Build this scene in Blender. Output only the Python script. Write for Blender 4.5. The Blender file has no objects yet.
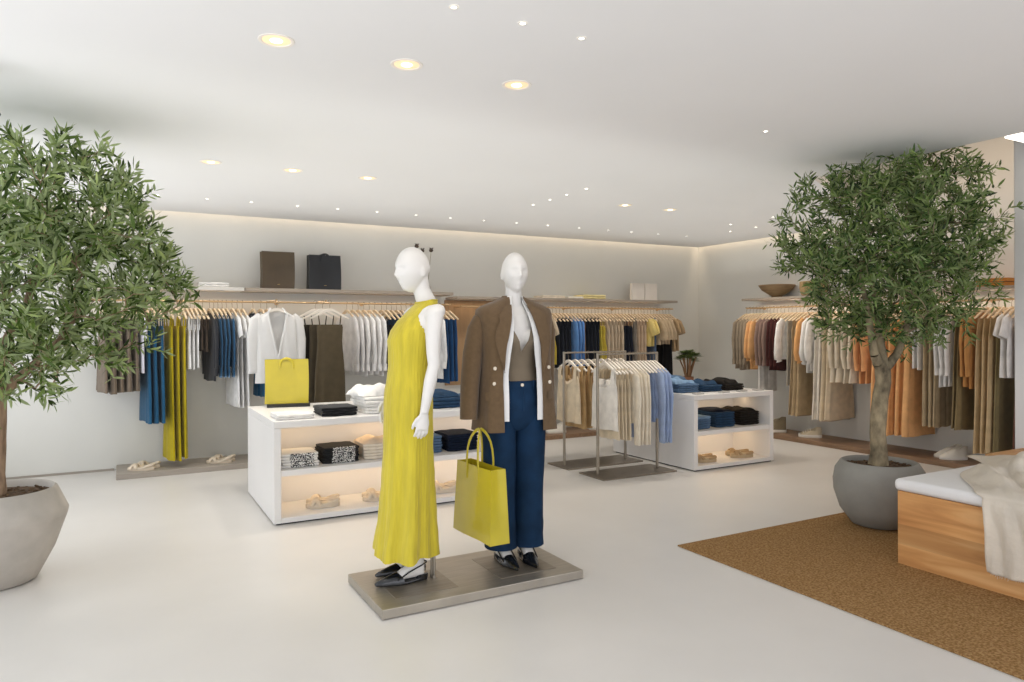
import bpy, bmesh, math, random
import numpy as np
from mathutils import Vector, Matrix
PI = math.pi
R = math.radians
rng = random.Random(11)
C = bpy.context.scene.collection
scn = bpy.context.scene

# ------------------------------------------------------------------ colours and materials
def lin(h):
    h = h.lstrip('#')
    out = []
    for i in (0, 2, 4):
        v = int(h[i:i+2], 16) / 255
        out.append(v / 12.92 if v <= .04045 else ((v + .055) / 1.055) ** 2.4)
    return tuple(out) + (1,)

_mats = {}
def mat(name, col, rough=.6, metal=0, var=0., vscale=8., bump=0., bscale=60., sheen=0., stretch=(1, 1, 1), col2=None, coat=0., spec=.5, transl=0.):
    if name in _mats: return _mats[name]
    m = bpy.data.materials.new(name); m.use_nodes = True
    nt = m.node_tree; N = nt.nodes; L = nt.links
    b = N['Principled BSDF']
    c = lin(col)
    b.inputs['Base Color'].default_value = c
    b.inputs['Roughness'].default_value = rough
    b.inputs['Metallic'].default_value = metal
    b.inputs['Specular IOR Level'].default_value = spec
    if coat: b.inputs['Coat Weight'].default_value = coat
    if sheen:
        b.inputs['Sheen Weight'].default_value = sheen
        b.inputs['Sheen Roughness'].default_value = .5
    tc = N.new('ShaderNodeTexCoord'); mp = N.new('ShaderNodeMapping')
    mp.inputs['Scale'].default_value = stretch
    L.new(tc.outputs['Object'], mp.inputs['Vector'])
    if var or col2:
        n = N.new('ShaderNodeTexNoise'); n.inputs['Scale'].default_value = vscale; n.inputs['Detail'].default_value = 4
        L.new(mp.outputs[0], n.inputs['Vector'])
        r = N.new('ShaderNodeValToRGB')
        d = lin(col2) if col2 else tuple(min(1, x * (1 - var)) for x in c[:3]) + (1,)
        e = c if col2 else tuple(min(1, x * (1 + var * .6)) for x in c[:3]) + (1,)
        r.color_ramp.elements[0].position = .3; r.color_ramp.elements[0].color = d
        r.color_ramp.elements[1].position = .7; r.color_ramp.elements[1].color = e
        L.new(n.outputs['Fac'], r.inputs['Fac']); L.new(r.outputs['Color'], b.inputs['Base Color'])
    if bump:
        n2 = N.new('ShaderNodeTexNoise'); n2.inputs['Scale'].default_value = bscale; n2.inputs['Detail'].default_value = 3
        L.new(mp.outputs[0], n2.inputs['Vector'])
        bp = N.new('ShaderNodeBump'); bp.inputs['Strength'].default_value = bump; bp.inputs['Distance'].default_value = .01
        L.new(n2.outputs['Fac'], bp.inputs['Height']); L.new(bp.outputs['Normal'], b.inputs['Normal'])
    if transl:
        tr = N.new('ShaderNodeBsdfTranslucent'); tr.inputs['Color'].default_value = c
        mx = N.new('ShaderNodeMixShader'); mx.inputs[0].default_value = transl
        out = N['Material Output']
        L.new(b.outputs[0], mx.inputs[1]); L.new(tr.outputs[0], mx.inputs[2]); L.new(mx.outputs[0], out.inputs['Surface'])
    _mats[name] = m
    return m

def emis(name, col, strength):
    m = bpy.data.materials.new(name); m.use_nodes = True
    b = m.node_tree.nodes['Principled BSDF']
    b.inputs['Base Color'].default_value = lin(col)
    b.inputs['Emission Color'].default_value = lin(col)
    b.inputs['Emission Strength'].default_value = strength
    return m

def cloth(col, var=.12, bump=.15):
    return mat('cloth_' + col.strip('#'), col, rough=.85, var=var, vscale=14, bump=bump, bscale=90, sheen=.15, spec=.2)

M_WALL = mat('wall_paint', '#e1e0da', .85, var=.03, vscale=1.2, bump=.03, bscale=40, spec=.25)
M_CEIL = mat('ceiling_paint', '#ecebea', .9, var=.02, vscale=.8, spec=.2)
M_FLOOR = mat('floor_resin', '#dddad5', .34, var=.055, vscale=1.1, bump=.015, bscale=6, spec=.45)
M_WHITE = mat('white_lacquer', '#eeecea', .4, var=.02, vscale=2)
M_STEEL = mat('brushed_steel', '#b0a99e', .36, metal=.75, var=.14, vscale=6, stretch=(1, 14, 1))
M_STEEL2 = mat('dark_steel_plate', '#9c9386', .4, metal=.75, var=.18, vscale=5, stretch=(1, 9, 1))
M_RACK = mat('satin_nickel', '#b4aca0', .35, metal=.9, var=.06)
M_BRASS = mat('pale_brass', '#d8b98f', .35, metal=.7, var=.05)
M_SHELF = mat('taupe_shelf', '#a4988a', .5, var=.1, vscale=7, stretch=(1, 8, 8))
M_SHELFW = mat('white_shelf', '#d9d5ce', .5, var=.03)
M_PLAT = mat('taupe_plinth', '#a59c91', .5, var=.12, vscale=5, stretch=(1, 6, 6))
M_PLATW = mat('walnut_plinth', '#8e7157', .5, var=.22, vscale=5, stretch=(6, 1, 6))
M_TAN = mat('flat_tan', '#b08e68', .6, var=.1, vscale=4, stretch=(6, 6, 1))
M_HANG = mat('hanger_maple', '#e6cfae', .5, var=.1, vscale=20)
M_HOOK = mat('hook_metal', '#8d806c', .35, metal=.8)
M_MANN = mat('mannequin_white', '#e6e3de', .42, var=.01, spec=.4)
M_LEATH_Y = mat('yellow_leather', '#c2b122', .32, var=.1, vscale=5, bump=.12, bscale=140, coat=.25)
M_LEATH_B = mat('black_leather', '#16181c', .38, var=.2, vscale=6, bump=.12, bscale=140)
M_LEATH_T = mat('brown_leather', '#55452f', .45, var=.15, vscale=6, bump=.12, bscale=140)
M_DRESS = mat('chartreuse_crinkle', '#cbb92c', .75, var=.16, vscale=9, bump=.35, bscale=26, stretch=(3, 3, .35), sheen=.2)
M_BLAZER = mat('brown_wool', '#6a563f', .9, var=.1, vscale=40, bump=.2, bscale=260, sheen=.2, spec=.2)
M_TAUPE = mat('taupe_jersey', '#7a6d5b', .85, var=.05, bump=.1, bscale=200)
M_SHIRTW = mat('white_cotton', '#f1f0ee', .8, var=.03, bump=.12, bscale=40, transl=.1)
M_JEANS = mat('indigo_denim', '#15304c', .85, var=.35, vscale=7, bump=.15, bscale=220, spec=.2)
M_BLACKSHOE = mat('black_patent', '#14171c', .25, coat=.4)
M_BARK_R = mat('mottled_bark', '#ad9d7e', .9, col2='#3f3729', vscale=13, bump=.6, bscale=30, stretch=(1, 1, .6))
M_BARK_L = mat('pale_bark', '#a98e74', .9, col2='#7b6450', vscale=20, bump=.5, bscale=40, stretch=(2, 2, .5))
M_TWIG = mat('twig_bark', '#8d7d62', .9, var=.2)
M_POT_L = mat('warm_stone', '#b7b0a7', .85, var=.12, vscale=7, bump=.5, bscale=14)
M_POT_R = mat('cool_stone', '#95938c', .85, var=.1, vscale=6, bump=.35, bscale=12)
M_SOIL = mat('bark_mulch', '#6b5238', .95, col2='#35271a', vscale=60, bump=1, bscale=70)
M_CUSH = mat('white_cushion', '#efeeed', .8, var=.02, bump=.1, bscale=120)
M_GOLD = mat('pearl_button', '#e8dcc8', .3, var=.02)
M_SANDAL = mat('cream_leather', '#e2d3bd', .6, var=.06, bump=.1)
M_SANDALT = mat('tan_suede', '#bfa27b', .75, var=.12, bump=.2)
M_SOLE = mat('cork_sole', '#cbb592', .8, var=.1, vscale=60)
M_CARD = mat('grey_card', '#b9b6b2', .4)
M_BOWL = mat('turned_wood_bowl', '#9a8260', .7, var=.25, vscale=9, stretch=(1, 1, 6))

def leaf_mat(name, dark, mid, light, back):
    m = bpy.data.materials.new(name); m.use_nodes = True
    nt = m.node_tree; N = nt.nodes; L = nt.links
    b = N['Principled BSDF']; b.inputs['Roughness'].default_value = .5
    b.inputs['Specular IOR Level'].default_value = .35
    g = N.new('ShaderNodeNewGeometry')
    r = N.new('ShaderNodeValToRGB')
    e = r.color_ramp.elements
    e[0].position = 0; e[0].color = lin(dark); e[1].position = 1; e[1].color = lin(light)
    k = r.color_ramp.elements.new(.55); k.color = lin(mid)
    L.new(g.outputs['Random Per Island'], r.inputs['Fac'])
    mx = N.new('ShaderNodeMixRGB'); mx.inputs[2].default_value = lin(back)
    mul = N.new('ShaderNodeMath'); mul.operation = 'MULTIPLY'; mul.inputs[1].default_value = .75
    L.new(g.outputs['Backfacing'], mul.inputs[0]); L.new(mul.outputs[0], mx.inputs[0])
    L.new(r.outputs['Color'], mx.inputs[1]); L.new(mx.outputs[0], b.inputs['Base Color'])
    tr = N.new('ShaderNodeBsdfTranslucent'); L.new(mx.outputs[0], tr.inputs['Color'])
    ms = N.new('ShaderNodeMixShader'); ms.inputs[0].default_value = .28
    L.new(b.outputs[0], ms.inputs[1]); L.new(tr.outputs[0], ms.inputs[2]); L.new(ms.outputs[0], N['Material Output'].inputs['Surface'])
    return m
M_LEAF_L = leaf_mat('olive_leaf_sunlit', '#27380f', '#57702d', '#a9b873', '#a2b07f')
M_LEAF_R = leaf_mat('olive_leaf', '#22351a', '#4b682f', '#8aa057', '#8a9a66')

def wood_mat():
    m = bpy.data.materials.new('oak_boards'); m.use_nodes = True
    nt = m.node_tree; N = nt.nodes; L = nt.links; b = N['Principled BSDF']; b.inputs['Roughness'].default_value = .5
    tc = N.new('ShaderNodeTexCoord'); mp = N.new('ShaderNodeMapping'); mp.inputs['Scale'].default_value = (8, .9, 9)
    L.new(tc.outputs['Object'], mp.inputs['Vector'])
    n = N.new('ShaderNodeTexNoise'); n.inputs['Scale'].default_value = 1.6; n.inputs['Detail'].default_value = 6; n.inputs['Distortion'].default_value = .6
    L.new(mp.outputs[0], n.inputs['Vector'])
    r = N.new('ShaderNodeValToRGB'); e = r.color_ramp.elements
    e[0].position = .3; e[0].color = lin('#b57c45'); e[1].position = .72; e[1].color = lin('#e6b67c')
    k = e.new(.5); k.color = lin('#d29a5e')
    L.new(n.outputs['Fac'], r.inputs['Fac'])
    # boards: a tone per 10 cm course
    sx = N.new('ShaderNodeSeparateXYZ'); L.new(tc.outputs['Object'], sx.inputs[0])
    mu = N.new('ShaderNodeMath'); mu.operation = 'MULTIPLY'; mu.inputs[1].default_value = 8.5; L.new(sx.outputs['Z'], mu.inputs[0])
    fl = N.new('ShaderNodeMath'); fl.operation = 'FLOOR'; L.new(mu.outputs[0], fl.inputs[0])
    wn = N.new('ShaderNodeTexWhiteNoise'); wn.noise_dimensions = '1D'; L.new(fl.outputs[0], wn.inputs['W'])
    mr = N.new('ShaderNodeMapRange'); mr.inputs['To Min'].default_value = .78; mr.inputs['To Max'].default_value = 1.12
    L.new(wn.outputs['Value'], mr.inputs['Value'])
    mx = N.new('ShaderNodeMixRGB'); mx.blend_type = 'MULTIPLY'; mx.inputs[0].default_value = 1
    L.new(r.outputs['Color'], mx.inputs[1]); L.new(mr.outputs[0], mx.inputs[2]); L.new(mx.outputs[0], b.inputs['Base Color'])
    return m
M_OAK = wood_mat()

def rug_mat():
    m = bpy.data.materials.new('coir_weave'); m.use_nodes = True
    nt = m.node_tree; N = nt.nodes; L = nt.links; b = N['Principled BSDF']; b.inputs['Roughness'].default_value = .95
    b.inputs['Specular IOR Level'].default_value = .1
    tc = N.new('ShaderNodeTexCoord')
    v = N.new('ShaderNodeTexVoronoi'); v.inputs['Scale'].default_value = 120; L.new(tc.outputs['Object'], v.inputs['Vector'])
    n = N.new('ShaderNodeTexNoise'); n.inputs['Scale'].default_value = 80; n.inputs['Detail'].default_value = 5; L.new(tc.outputs['Object'], n.inputs['Vector'])
    r = N.new('ShaderNodeValToRGB'); e = r.color_ramp.elements
    e[0].position = .32; e[0].color = lin('#80603a'); e[1].position = .68; e[1].color = lin('#b18f63')
    k = e.new(.5); k.color = lin('#98754b')
    ad = N.new('ShaderNodeMath'); ad.operation = 'MULTIPLY_ADD'; ad.inputs[1].default_value = .25; L.new(v.outputs['Distance'], ad.inputs[0]); L.new(n.outputs['Fac'], ad.inputs[2])
    sb = N.new('ShaderNodeMath'); sb.operation = 'SUBTRACT'; sb.inputs[1].default_value = .1; L.new(ad.outputs[0], sb.inputs[0])
    L.new(sb.outputs[0], r.inputs['Fac']); L.new(r.outputs['Color'], b.inputs['Base Color'])
    bp = N.new('ShaderNodeBump'); bp.inputs['Strength'].default_value = .8; bp.inputs['Distance'].default_value = .006
    L.new(v.outputs['Distance'], bp.inputs['Height']); L.new(bp.outputs['Normal'], b.inputs['Normal'])
    return m
M_RUG = rug_mat()

def print_mat(name, base, ink):
    """Rows of small printed marks along the folded front edge of a tee."""
    m = bpy.data.materials.new(name); m.use_nodes = True
    nt = m.node_tree; N = nt.nodes; L = nt.links; b = N['Principled BSDF']; b.inputs['Roughness'].default_value = .85
    tc = N.new('ShaderNodeTexCoord'); mp = N.new('ShaderNodeMapping'); mp.inputs['Scale'].default_value = (130, 4, 170)
    L.new(tc.outputs['Object'], mp.inputs['Vector'])
    oi = N.new('ShaderNodeObjectInfo'); om = N.new('ShaderNodeMath'); om.operation = 'MULTIPLY'; om.inputs[1].default_value = 90
    L.new(oi.outputs['Random'], om.inputs[0]); L.new(om.outputs[0], mp.inputs['Location'])
    n = N.new('ShaderNodeTexNoise'); n.inputs['Scale'].default_value = 1; n.inputs['Detail'].default_value = 0
    L.new(mp.outputs[0], n.inputs['Vector'])
    gt = N.new('ShaderNodeMath'); gt.operation = 'GREATER_THAN'; gt.inputs[1].default_value = .5; L.new(n.outputs['Fac'], gt.inputs[0])
    s = N.new('ShaderNodeSeparateXYZ'); L.new(tc.outputs['Object'], s.inputs[0])
    mk = N.new('ShaderNodeMapRange'); L.new(s.outputs['X'], mk.inputs['Value'])
    mk.inputs['From Min'].default_value = -.075; mk.inputs['From Max'].default_value = -.07
    mk2 = N.new('ShaderNodeMapRange'); L.new(s.outputs['X'], mk2.inputs['Value'])
    mk2.inputs['From Min'].default_value = .105; mk2.inputs['From Max'].default_value = .1
    m1 = N.new('ShaderNodeMath'); m1.operation = 'MULTIPLY'; L.new(mk.outputs[0], m1.inputs[0]); L.new(mk2.outputs[0], m1.inputs[1])
    fy = N.new('ShaderNodeMath'); fy.operation = 'LESS_THAN'; fy.inputs[1].default_value = -.13; L.new(s.outputs['Y'], fy.inputs[0])
    m2 = N.new('ShaderNodeMath'); m2.operation = 'MULTIPLY'; L.new(m1.outputs[0], m2.inputs[0]); L.new(fy.outputs[0], m2.inputs[1])
    m3 = N.new('ShaderNodeMath'); m3.operation = 'MULTIPLY'; L.new(m2.outputs[0], m3.inputs[0]); L.new(gt.outputs[0], m3.inputs[1])
    mx = N.new('ShaderNodeMixRGB'); mx.inputs[1].default_value = lin(base); mx.inputs[2].default_value = lin(ink)
    L.new(m3.outputs[0], mx.inputs[0]); L.new(mx.outputs[0], b.inputs['Base Color'])
    return m
M_PRW = print_mat('white_printed_jersey', '#efede9', '#1c1c1e')
M_PRB = print_mat('black_printed_jersey', '#141517', '#e4e2de')

# ------------------------------------------------------------------ mesh building
class MB:
    def __init__(s): s.v = []; s.f = []
    def add(s, vs, fs):
        o = len(s.v); s.v += [tuple(p) for p in vs]; s.f += [tuple(i + o for i in f) for f in fs]; return s
    def box(s, x0, y0, z0, x1, y1, z1, bev=0., seg=2):
        if bev <= 0:
            vs = [(x0,y0,z0),(x1,y0,z0),(x1,y1,z0),(x0,y1,z0),(x0,y0,z1),(x1,y0,z1),(x1,y1,z1),(x0,y1,z1)]
            return s.add(vs, [(3,2,1,0),(4,5,6,7),(0,1,5,4),(1,2,6,5),(2,3,7,6),(3,0,4,7)])
        bm = bmesh.new(); bmesh.ops.create_cube(bm, size=1)
        for v in bm.verts:
            v.co = Vector(((x0+x1)/2 + v.co.x*(x1-x0), (y0+y1)/2 + v.co.y*(y1-y0), (z0+z1)/2 + v.co.z*(z1-z0)))
        bmesh.ops.bevel(bm, geom=bm.edges[:], offset=bev, segments=seg, profile=.5, affect='EDGES')
        bm.verts.index_update()
        s.add([v.co[:] for v in bm.verts], [[v.index for v in f.verts] for f in bm.faces]); bm.free(); return s
    def loft(s, rings, closed=True, cap=True):
        n = len(rings[0]); vs = [p for r in rings for p in r]; fs = []
        for i in range(len(rings) - 1):
            for j in range(n if closed else n - 1):
                k = (j + 1) % n
                fs.append((i*n+j, i*n+k, (i+1)*n+k, (i+1)*n+j))
        if cap and closed:
            fs.append(tuple(reversed(range(n)))); m = (len(rings)-1)*n; fs.append(tuple(range(m, m+n)))
        return s.add(vs, fs)
    def tube(s, pts, rad, n=8, flat=None, cap=True):
        """A tube along pts; rad a number or list; flat = (axis vector, factor) squashes the section along an axis."""
        P = [Vector(p) for p in pts]; m = len(P)
        rr = rad if isinstance(rad, (list, tuple)) else [rad]*m
        t0 = (P[1]-P[0]).normalized()
        up = Vector((0,0,1)) if abs(t0.z) < .9 else Vector((0,1,0))
        a = t0.cross(up).normalized(); rings = []
        for i in range(m):
            t = (P[min(i+1,m-1)] - P[max(i-1,0)]).normalized()
            a = (a - t*a.dot(t)).normalized(); b = t.cross(a)
            ring = []
            for j in range(n):
                q = 2*PI*j/n; d = (a*math.cos(q) + b*math.sin(q))*rr[i]
                if flat: ax = Vector(flat[0]); d = d - ax*d.dot(ax)*(1-flat[1])
                ring.append(P[i]+d)
            rings.append(ring)
        return s.loft(rings, True, cap)
    def lathe(s, prof, n=32, c=(0,0,0), wob=0.):
        rings = []
        for i, (r, z) in enumerate(prof):
            rings.append([(c[0]+r*(1+wob*math.sin(3*q+i*.4)*.5+wob*math.sin(5*q+1-i*.3)*.4)*math.cos(q), c[1]+r*(1+wob*math.sin(3*q+i*.4)*.5+wob*math.sin(5*q+1-i*.3)*.4)*math.sin(q), c[2]+z) for q in [2*PI*j/n for j in range(n)]])
        return s.loft(rings)
    def ball(s, c, r, n=12, m=8):
        rx, ry, rz = r if isinstance(r, (tuple, list)) else (r, r, r)
        rings = []
        for i in range(1, m):
            th = PI*i/m
            rings.append([(c[0]+rx*math.sin(th)*math.cos(2*PI*j/n), c[1]+ry*math.sin(th)*math.sin(2*PI*j/n), c[2]-rz*math.cos(th)) for j in range(n)])
        return s.loft(rings)
    def xf(s, M):
        s.v = [tuple(M @ Vector(p)) for p in s.v]; return s
    def mesh(s, name, smooth=True, angle=40):
        me = bpy.data.meshes.new(name); me.from_pydata(s.v, [], s.f)
        bm = bmesh.new(); bm.from_mesh(me); bmesh.ops.recalc_face_normals(bm, faces=bm.faces[:]); bm.to_mesh(me); bm.free()
        if smooth:
            me.polygons.foreach_set('use_smooth', [True]*len(me.polygons))
            try: me.set_sharp_from_angle(angle=R(angle))
            except Exception: pass
        me.update(); return me

def put(name, mb, m, parent=None, smooth=True, angle=40, loc=None, rotz=None):
    me = mb.mesh(name, smooth, angle) if isinstance(mb, MB) else mb
    o = bpy.data.objects.new(name, me); C.objects.link(o)
    if m is not None and not me.materials: me.materials.append(m)
    if parent: o.parent = parent
    if loc: o.location = loc
    if rotz: o.rotation_euler.z = rotz
    return o
def tag(o, label, cat, group=None, kind=None):
    o['label'] = label; o['category'] = cat
    if group: o['group'] = group
    if kind: o['kind'] = kind
    return o
def empty(name, loc, rotz, label, cat, group=None):
    o = bpy.data.objects.new(name, None); C.objects.link(o); o.empty_display_size = .1
    o.location = loc; o.rotation_euler = (0, 0, rotz)
    return tag(o, label, cat, group)
def struct(name, mb, m, smooth=False):
    o = put(name, mb, m, None, smooth); o['kind'] = 'structure'; return o
ORD = 'first second third fourth fifth sixth seventh eighth ninth tenth eleventh twelfth thirteenth fourteenth fifteenth sixteenth'.split()

def area(name, loc, sx, sy, energy, col, rot=(0,0,0), spread=180):
    d = bpy.data.lights.new(name, 'AREA'); d.shape = 'RECTANGLE'; d.size = sx; d.size_y = sy; d.energy = energy
    d.color = lin(col)[:3]; d.spread = R(spread)
    o = bpy.data.objects.new(name, d); C.objects.link(o); o.location = loc; o.rotation_euler = rot; return o

# ------------------------------------------------------------------ the room
YB, XR, XL, ZC = 8.16, 7.76, -1.7, 2.62
struct('floor', MB().box(XL-.1, -3.2, -.1, XR+.1, YB+.1, 0), M_FLOOR)
struct('wall_back', MB().box(XL-.1, YB, 0, XR+.1, YB+.1, 3.7), M_WALL)
struct('wall_right', MB().box(XR, -3.2, 0, XR+.1, YB, 3.7), M_WALL)
wl = MB().box(XL-.1, -3.2, 0, XL, YB, .12).box(XL-.1, -3.2, 2.5, XL, YB, 3.0)
for y in (-3.2, -.4, 2.5, 5.0, 7.7): wl.box(XL-.1, y, .12, XL, y+.12, 2.5)
struct('wall_left', wl, M_WALL)
# suspended ceiling with a slot along the back and right walls and an open bay by the pier
xe, ye = 4.965, 3.9
def prism(b, poly, z0, z1):
    n = len(poly); return b.add([(x, y, z0) for x, y in poly]+[(x, y, z1) for x, y in poly], [tuple(reversed(range(n))), tuple(range(n, 2*n))]+[(i, (i+1) % n, n+(i+1) % n, n+i) for i in range(n)])
ce = prism(MB(), [(XL,-3.2),(XR,-3.2),(XR,2.35),(xe,2.35),(xe,ye),(XR-.09,5.25),(XR-.09,YB-.09),(XL,YB-.09)], ZC, ZC+.09)
struct('ceiling', ce, M_CEIL)
struct('ceiling_upper', MB().box(XL-.1, -3.2, 3.6, XR+.1, YB+.1, 3.7), M_CEIL)
struct('wall_pier', MB().box(5.62, 2.30, 0, 6.02, 2.73, 3.6, .006), M_WHITE)
struct('baseboard_back', MB().box(XL, YB-.012, 0, -.06, YB, .02), M_PLAT)

# plinths along the walls
p = put('floor_plinth', MB().box(-.04, 7.60, 0, 3.5, YB, .052, .004), M_PLAT, smooth=False)
tag(p, 'low taupe floor plinth along the back wall under the yellow dresses', 'plinth', 'floor plinths')
p = put('floor_plinth', MB().box(3.56, 7.60, 0, 7.1, YB, .052, .004), M_PLATW, smooth=False)
tag(p, 'low brown floor plinth along the back wall behind the metal racks', 'plinth', 'floor plinths')
p = put('floor_plinth', MB().box(7.22, 2.9, 0, XR, 7.05, .052, .004), M_PLATW, smooth=False)
tag(p, 'low brown floor plinth along the side wall behind the grey pot', 'plinth', 'floor plinths')
p = put('tan_sheet', MB().box(3.535, YB-.03, .7, 4.45, YB, 1.76), M_TAN, smooth=False)  # flat tan sheet, makes the wall a darker tan between the rails
tag(p, 'flat tan sheet on the back wall between the two rails', 'panel')

# wall shelves and rails
def wall_shelf(mb, m, label):
    o = put('wall_shelf', mb, m, smooth=False); tag(o, label, 'shelf', 'wall shelves'); return o
wall_shelf(MB().box(-.5, 7.80, 1.805, 1.13, YB, 1.840, .003), M_SHELFW, 'white wall shelf carrying the navy and white folded pieces')
wall_shelf(MB().box(1.137, 7.80, 1.805, 3.50, YB, 1.840, .003), M_SHELF, 'taupe wall shelf carrying the brown and black tote bags')
wall_shelf(MB().box(3.55, 7.80, 1.765, 7.02, YB, 1.795, .003), M_SHELF, 'taupe wall shelf carrying the white books')
wall_shelf(MB().box(7.40, 2.8, 1.765, XR, 6.96, 1.795, .003), M_SHELF, 'taupe wall shelf on the side wall carrying the wooden bowl')
RY, RX, RZ = 7.85, 7.45, 1.675
def wall_rail(a, b, label, axis):
    o = empty('hanging_rail', ((a[0]+b[0])/2, (a[1]+b[1])/2, a[2]), 0, label, 'rail', 'clothes rails on the walls')
    A = Vector(a)-o.location; B = Vector(b)-o.location
    put('rod', MB().tube([A, B], .0105, 10), M_BRASS, o)
    k = 5
    for i in range(k):
        q = A.lerp(B, (i+.04)/(k-1+.08)); e = q + (Vector((0,.30,.0)) if axis == 'x' else Vector((.30,0,0)))
        put('bracket', MB().tube([q, e], .008, 8).tube([e, e+Vector((0,.012,0)) if axis=='x' else e+Vector((.012,0,0))], .022, 12), M_BRASS, o)
    return o
RZL = 1.693
wall_rail((-.45, RY, RZL), (3.48, RY, RZL), 'brass hanging rail under the shelf with the tote bags', 'x')
wall_rail((3.62, RY, RZ), (6.97, RY, RZ), 'brass hanging rail under the shelf with the white books', 'x')
wall_rail((RX, 2.95, RZ-.01), (RX, 6.92, RZ-.01), 'brass hanging rail under the shelf with the wooden bowl', 'y')

# ------------------------------------------------------------------ ceiling lights
M_TRIM = mat('light_trim', '#f4eee4', .5)
M_LAMP = emis('lamp_glow', '#f6d9ae', .55)
M_LAMPW = emis('lamp_disc', '#fff4e0', 3)
M_PIN = emis('pin_glow', '#fffaf0', 7)
def spot(name, loc, energy, col, size=R(95), blend=.7, rad=.04, rot=(0,0,0)):
    d = bpy.data.lights.new(name, 'SPOT'); d.energy = energy; d.color = lin(col)[:3]; d.spot_size = size; d.spot_blend = blend; d.shadow_soft_size = rad
    o = bpy.data.objects.new(name, d); C.objects.link(o); o.location = loc; o.rotation_euler = rot; return o
names = ['in the nearer row, above the yellow dress side', 'in the nearer row, middle one of three', 'in the nearer row, closest to the jacket figure',
         'in the farther row, closest to the white tees', 'in the farther row, middle one of three', 'in the farther row, above the black tote',
         'of the pair above the metal racks, nearer the bag shelf', 'of the pair above the metal racks, nearer the side wall']
for i, (x, y) in enumerate([(.58,3.10),(1.16,3.10),(1.74,3.10),(.58,5.57),(1.16,5.57),(1.75,5.57),(4.38,5.62),(4.96,5.62)]):
    o = empty('downlight', (x, y, ZC), 0, 'round ceiling downlight ' + names[i], 'downlight', 'recessed downlights')
    put('trim_ring', MB().loft([[(r*math.cos(2*PI*j/28), r*math.sin(2*PI*j/28), z) for j in range(28)] for r, z in ((.058,-.0005),(.062,-.004),(.073,-.004),(.075,-.0005))], True, False), M_TRIM, o)
    put('reflector', MB().lathe([(.058,-.001),(.0575,-.0012),(.034,-.0016),(.0001,-.0017)], 28), M_LAMP, o)
    put('lens', MB().lathe([(.026,-.0018),(.025,-.004),(.0001,-.0042)], 20), M_LAMPW, o)
    spot('downlight_beam', (x, y, ZC-.02), 9 if y < 5 else 40, '#fff4e6')
def pin(x, y, label, group):
    o = empty('pin_spotlight', (x, y, ZC), 0, label, 'spotlight', group)
    put('rim', MB().loft([[(r*math.cos(2*PI*j/12), r*math.sin(2*PI*j/12), z) for j in range(12)] for r, z in ((.010,-.0005),(.011,-.003),(.019,-.003),(.020,-.0005))], True, False), M_TRIM, o)
    put('lens', MB().lathe([(.013,-.001),(.012,-.0028),(.0001,-.003)], 10), M_PIN, o)
    if y > 7: spot('pin_beam', (x, y, ZC-.01), 14, '#fff6ea', R(70), .9, .03, (R(22), 0, 0))
    elif x > 6: spot('pin_beam', (x, y, ZC-.01), 26, '#fff6ea', R(80), .9, .03, (0, R(-25), 0))
row = [.3,.71,1.1,1.53,1.93,2.34,2.77,3.17,3.58,4.0,4.42,4.87,5.3,5.66,6.1,6.58]
for i, x in enumerate(row):
    pin(x, 7.14, 'tiny ceiling pin light, %s from the white tees, row beside the back wall' % ORD[i], 'pin lights beside the back wall')
for i, y in enumerate((6.02, 5.71, 5.42, 5.11)):
    pin(3.56, y, 'tiny ceiling pin light, %s from the wall end of the short slanting row' % ORD[i], 'pin lights in the short slanting row')
for i, y in enumerate((2.46, 2.46, 2.47)):
    pin((1.11,1.41,1.70)[i], y, 'tiny pin light %s, near three large downlights' % ('on the window side of the front three', 'in the middle of the front three', 'on the tree side of the front three')[i], 'front pin lights')
for i, (x, y) in enumerate([(6.29,6.08),(6.74,6.52),(6.74,6.11),(6.29,5.46)]):
    pin(x, y, 'tiny ceiling pin light near the room corner, %s' % ('nearer the racks of the inner two', 'nearest the back wall', 'nearer the side wall, before the bowl', 'closest to the olive tree')[i], 'pin lights near the room corner')
pin(3.51, 3.10, 'lone tiny ceiling pin light above the olive tree crown', 'front pin lights')
o = empty('linear_light', (5.75, 2.45, ZC), 0, 'long white linear lamp in the open ceiling bay beside the pier', 'lamp')
put('housing', MB().box(-.72, -.05, .02, .8, .06, .07, .004), M_WHITE, o, False)
put('diffuser', MB().box(-.70, -.045, .008, .78, .055, .022, .002), emis('linear_glow', '#fff6e8', 3.0), o, False)
o = empty('track_spotlight', (-.57, 4.02, ZC), 0, 'black spotlight on the ceiling above the olive tree by the window', 'spotlight')
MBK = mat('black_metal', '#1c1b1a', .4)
put('mount', MB().lathe([(.05,-.001),(.05,-.02),(.02,-.03)], 16), MBK, o)
put('barrel', MB().tube([(0,0,-.03),(.01,-.0,-.10)], .012, 8).tube([(-.035,0,-.07),(.055,-.02,-.24)], [.038,.042], 16), MBK, o)

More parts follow.
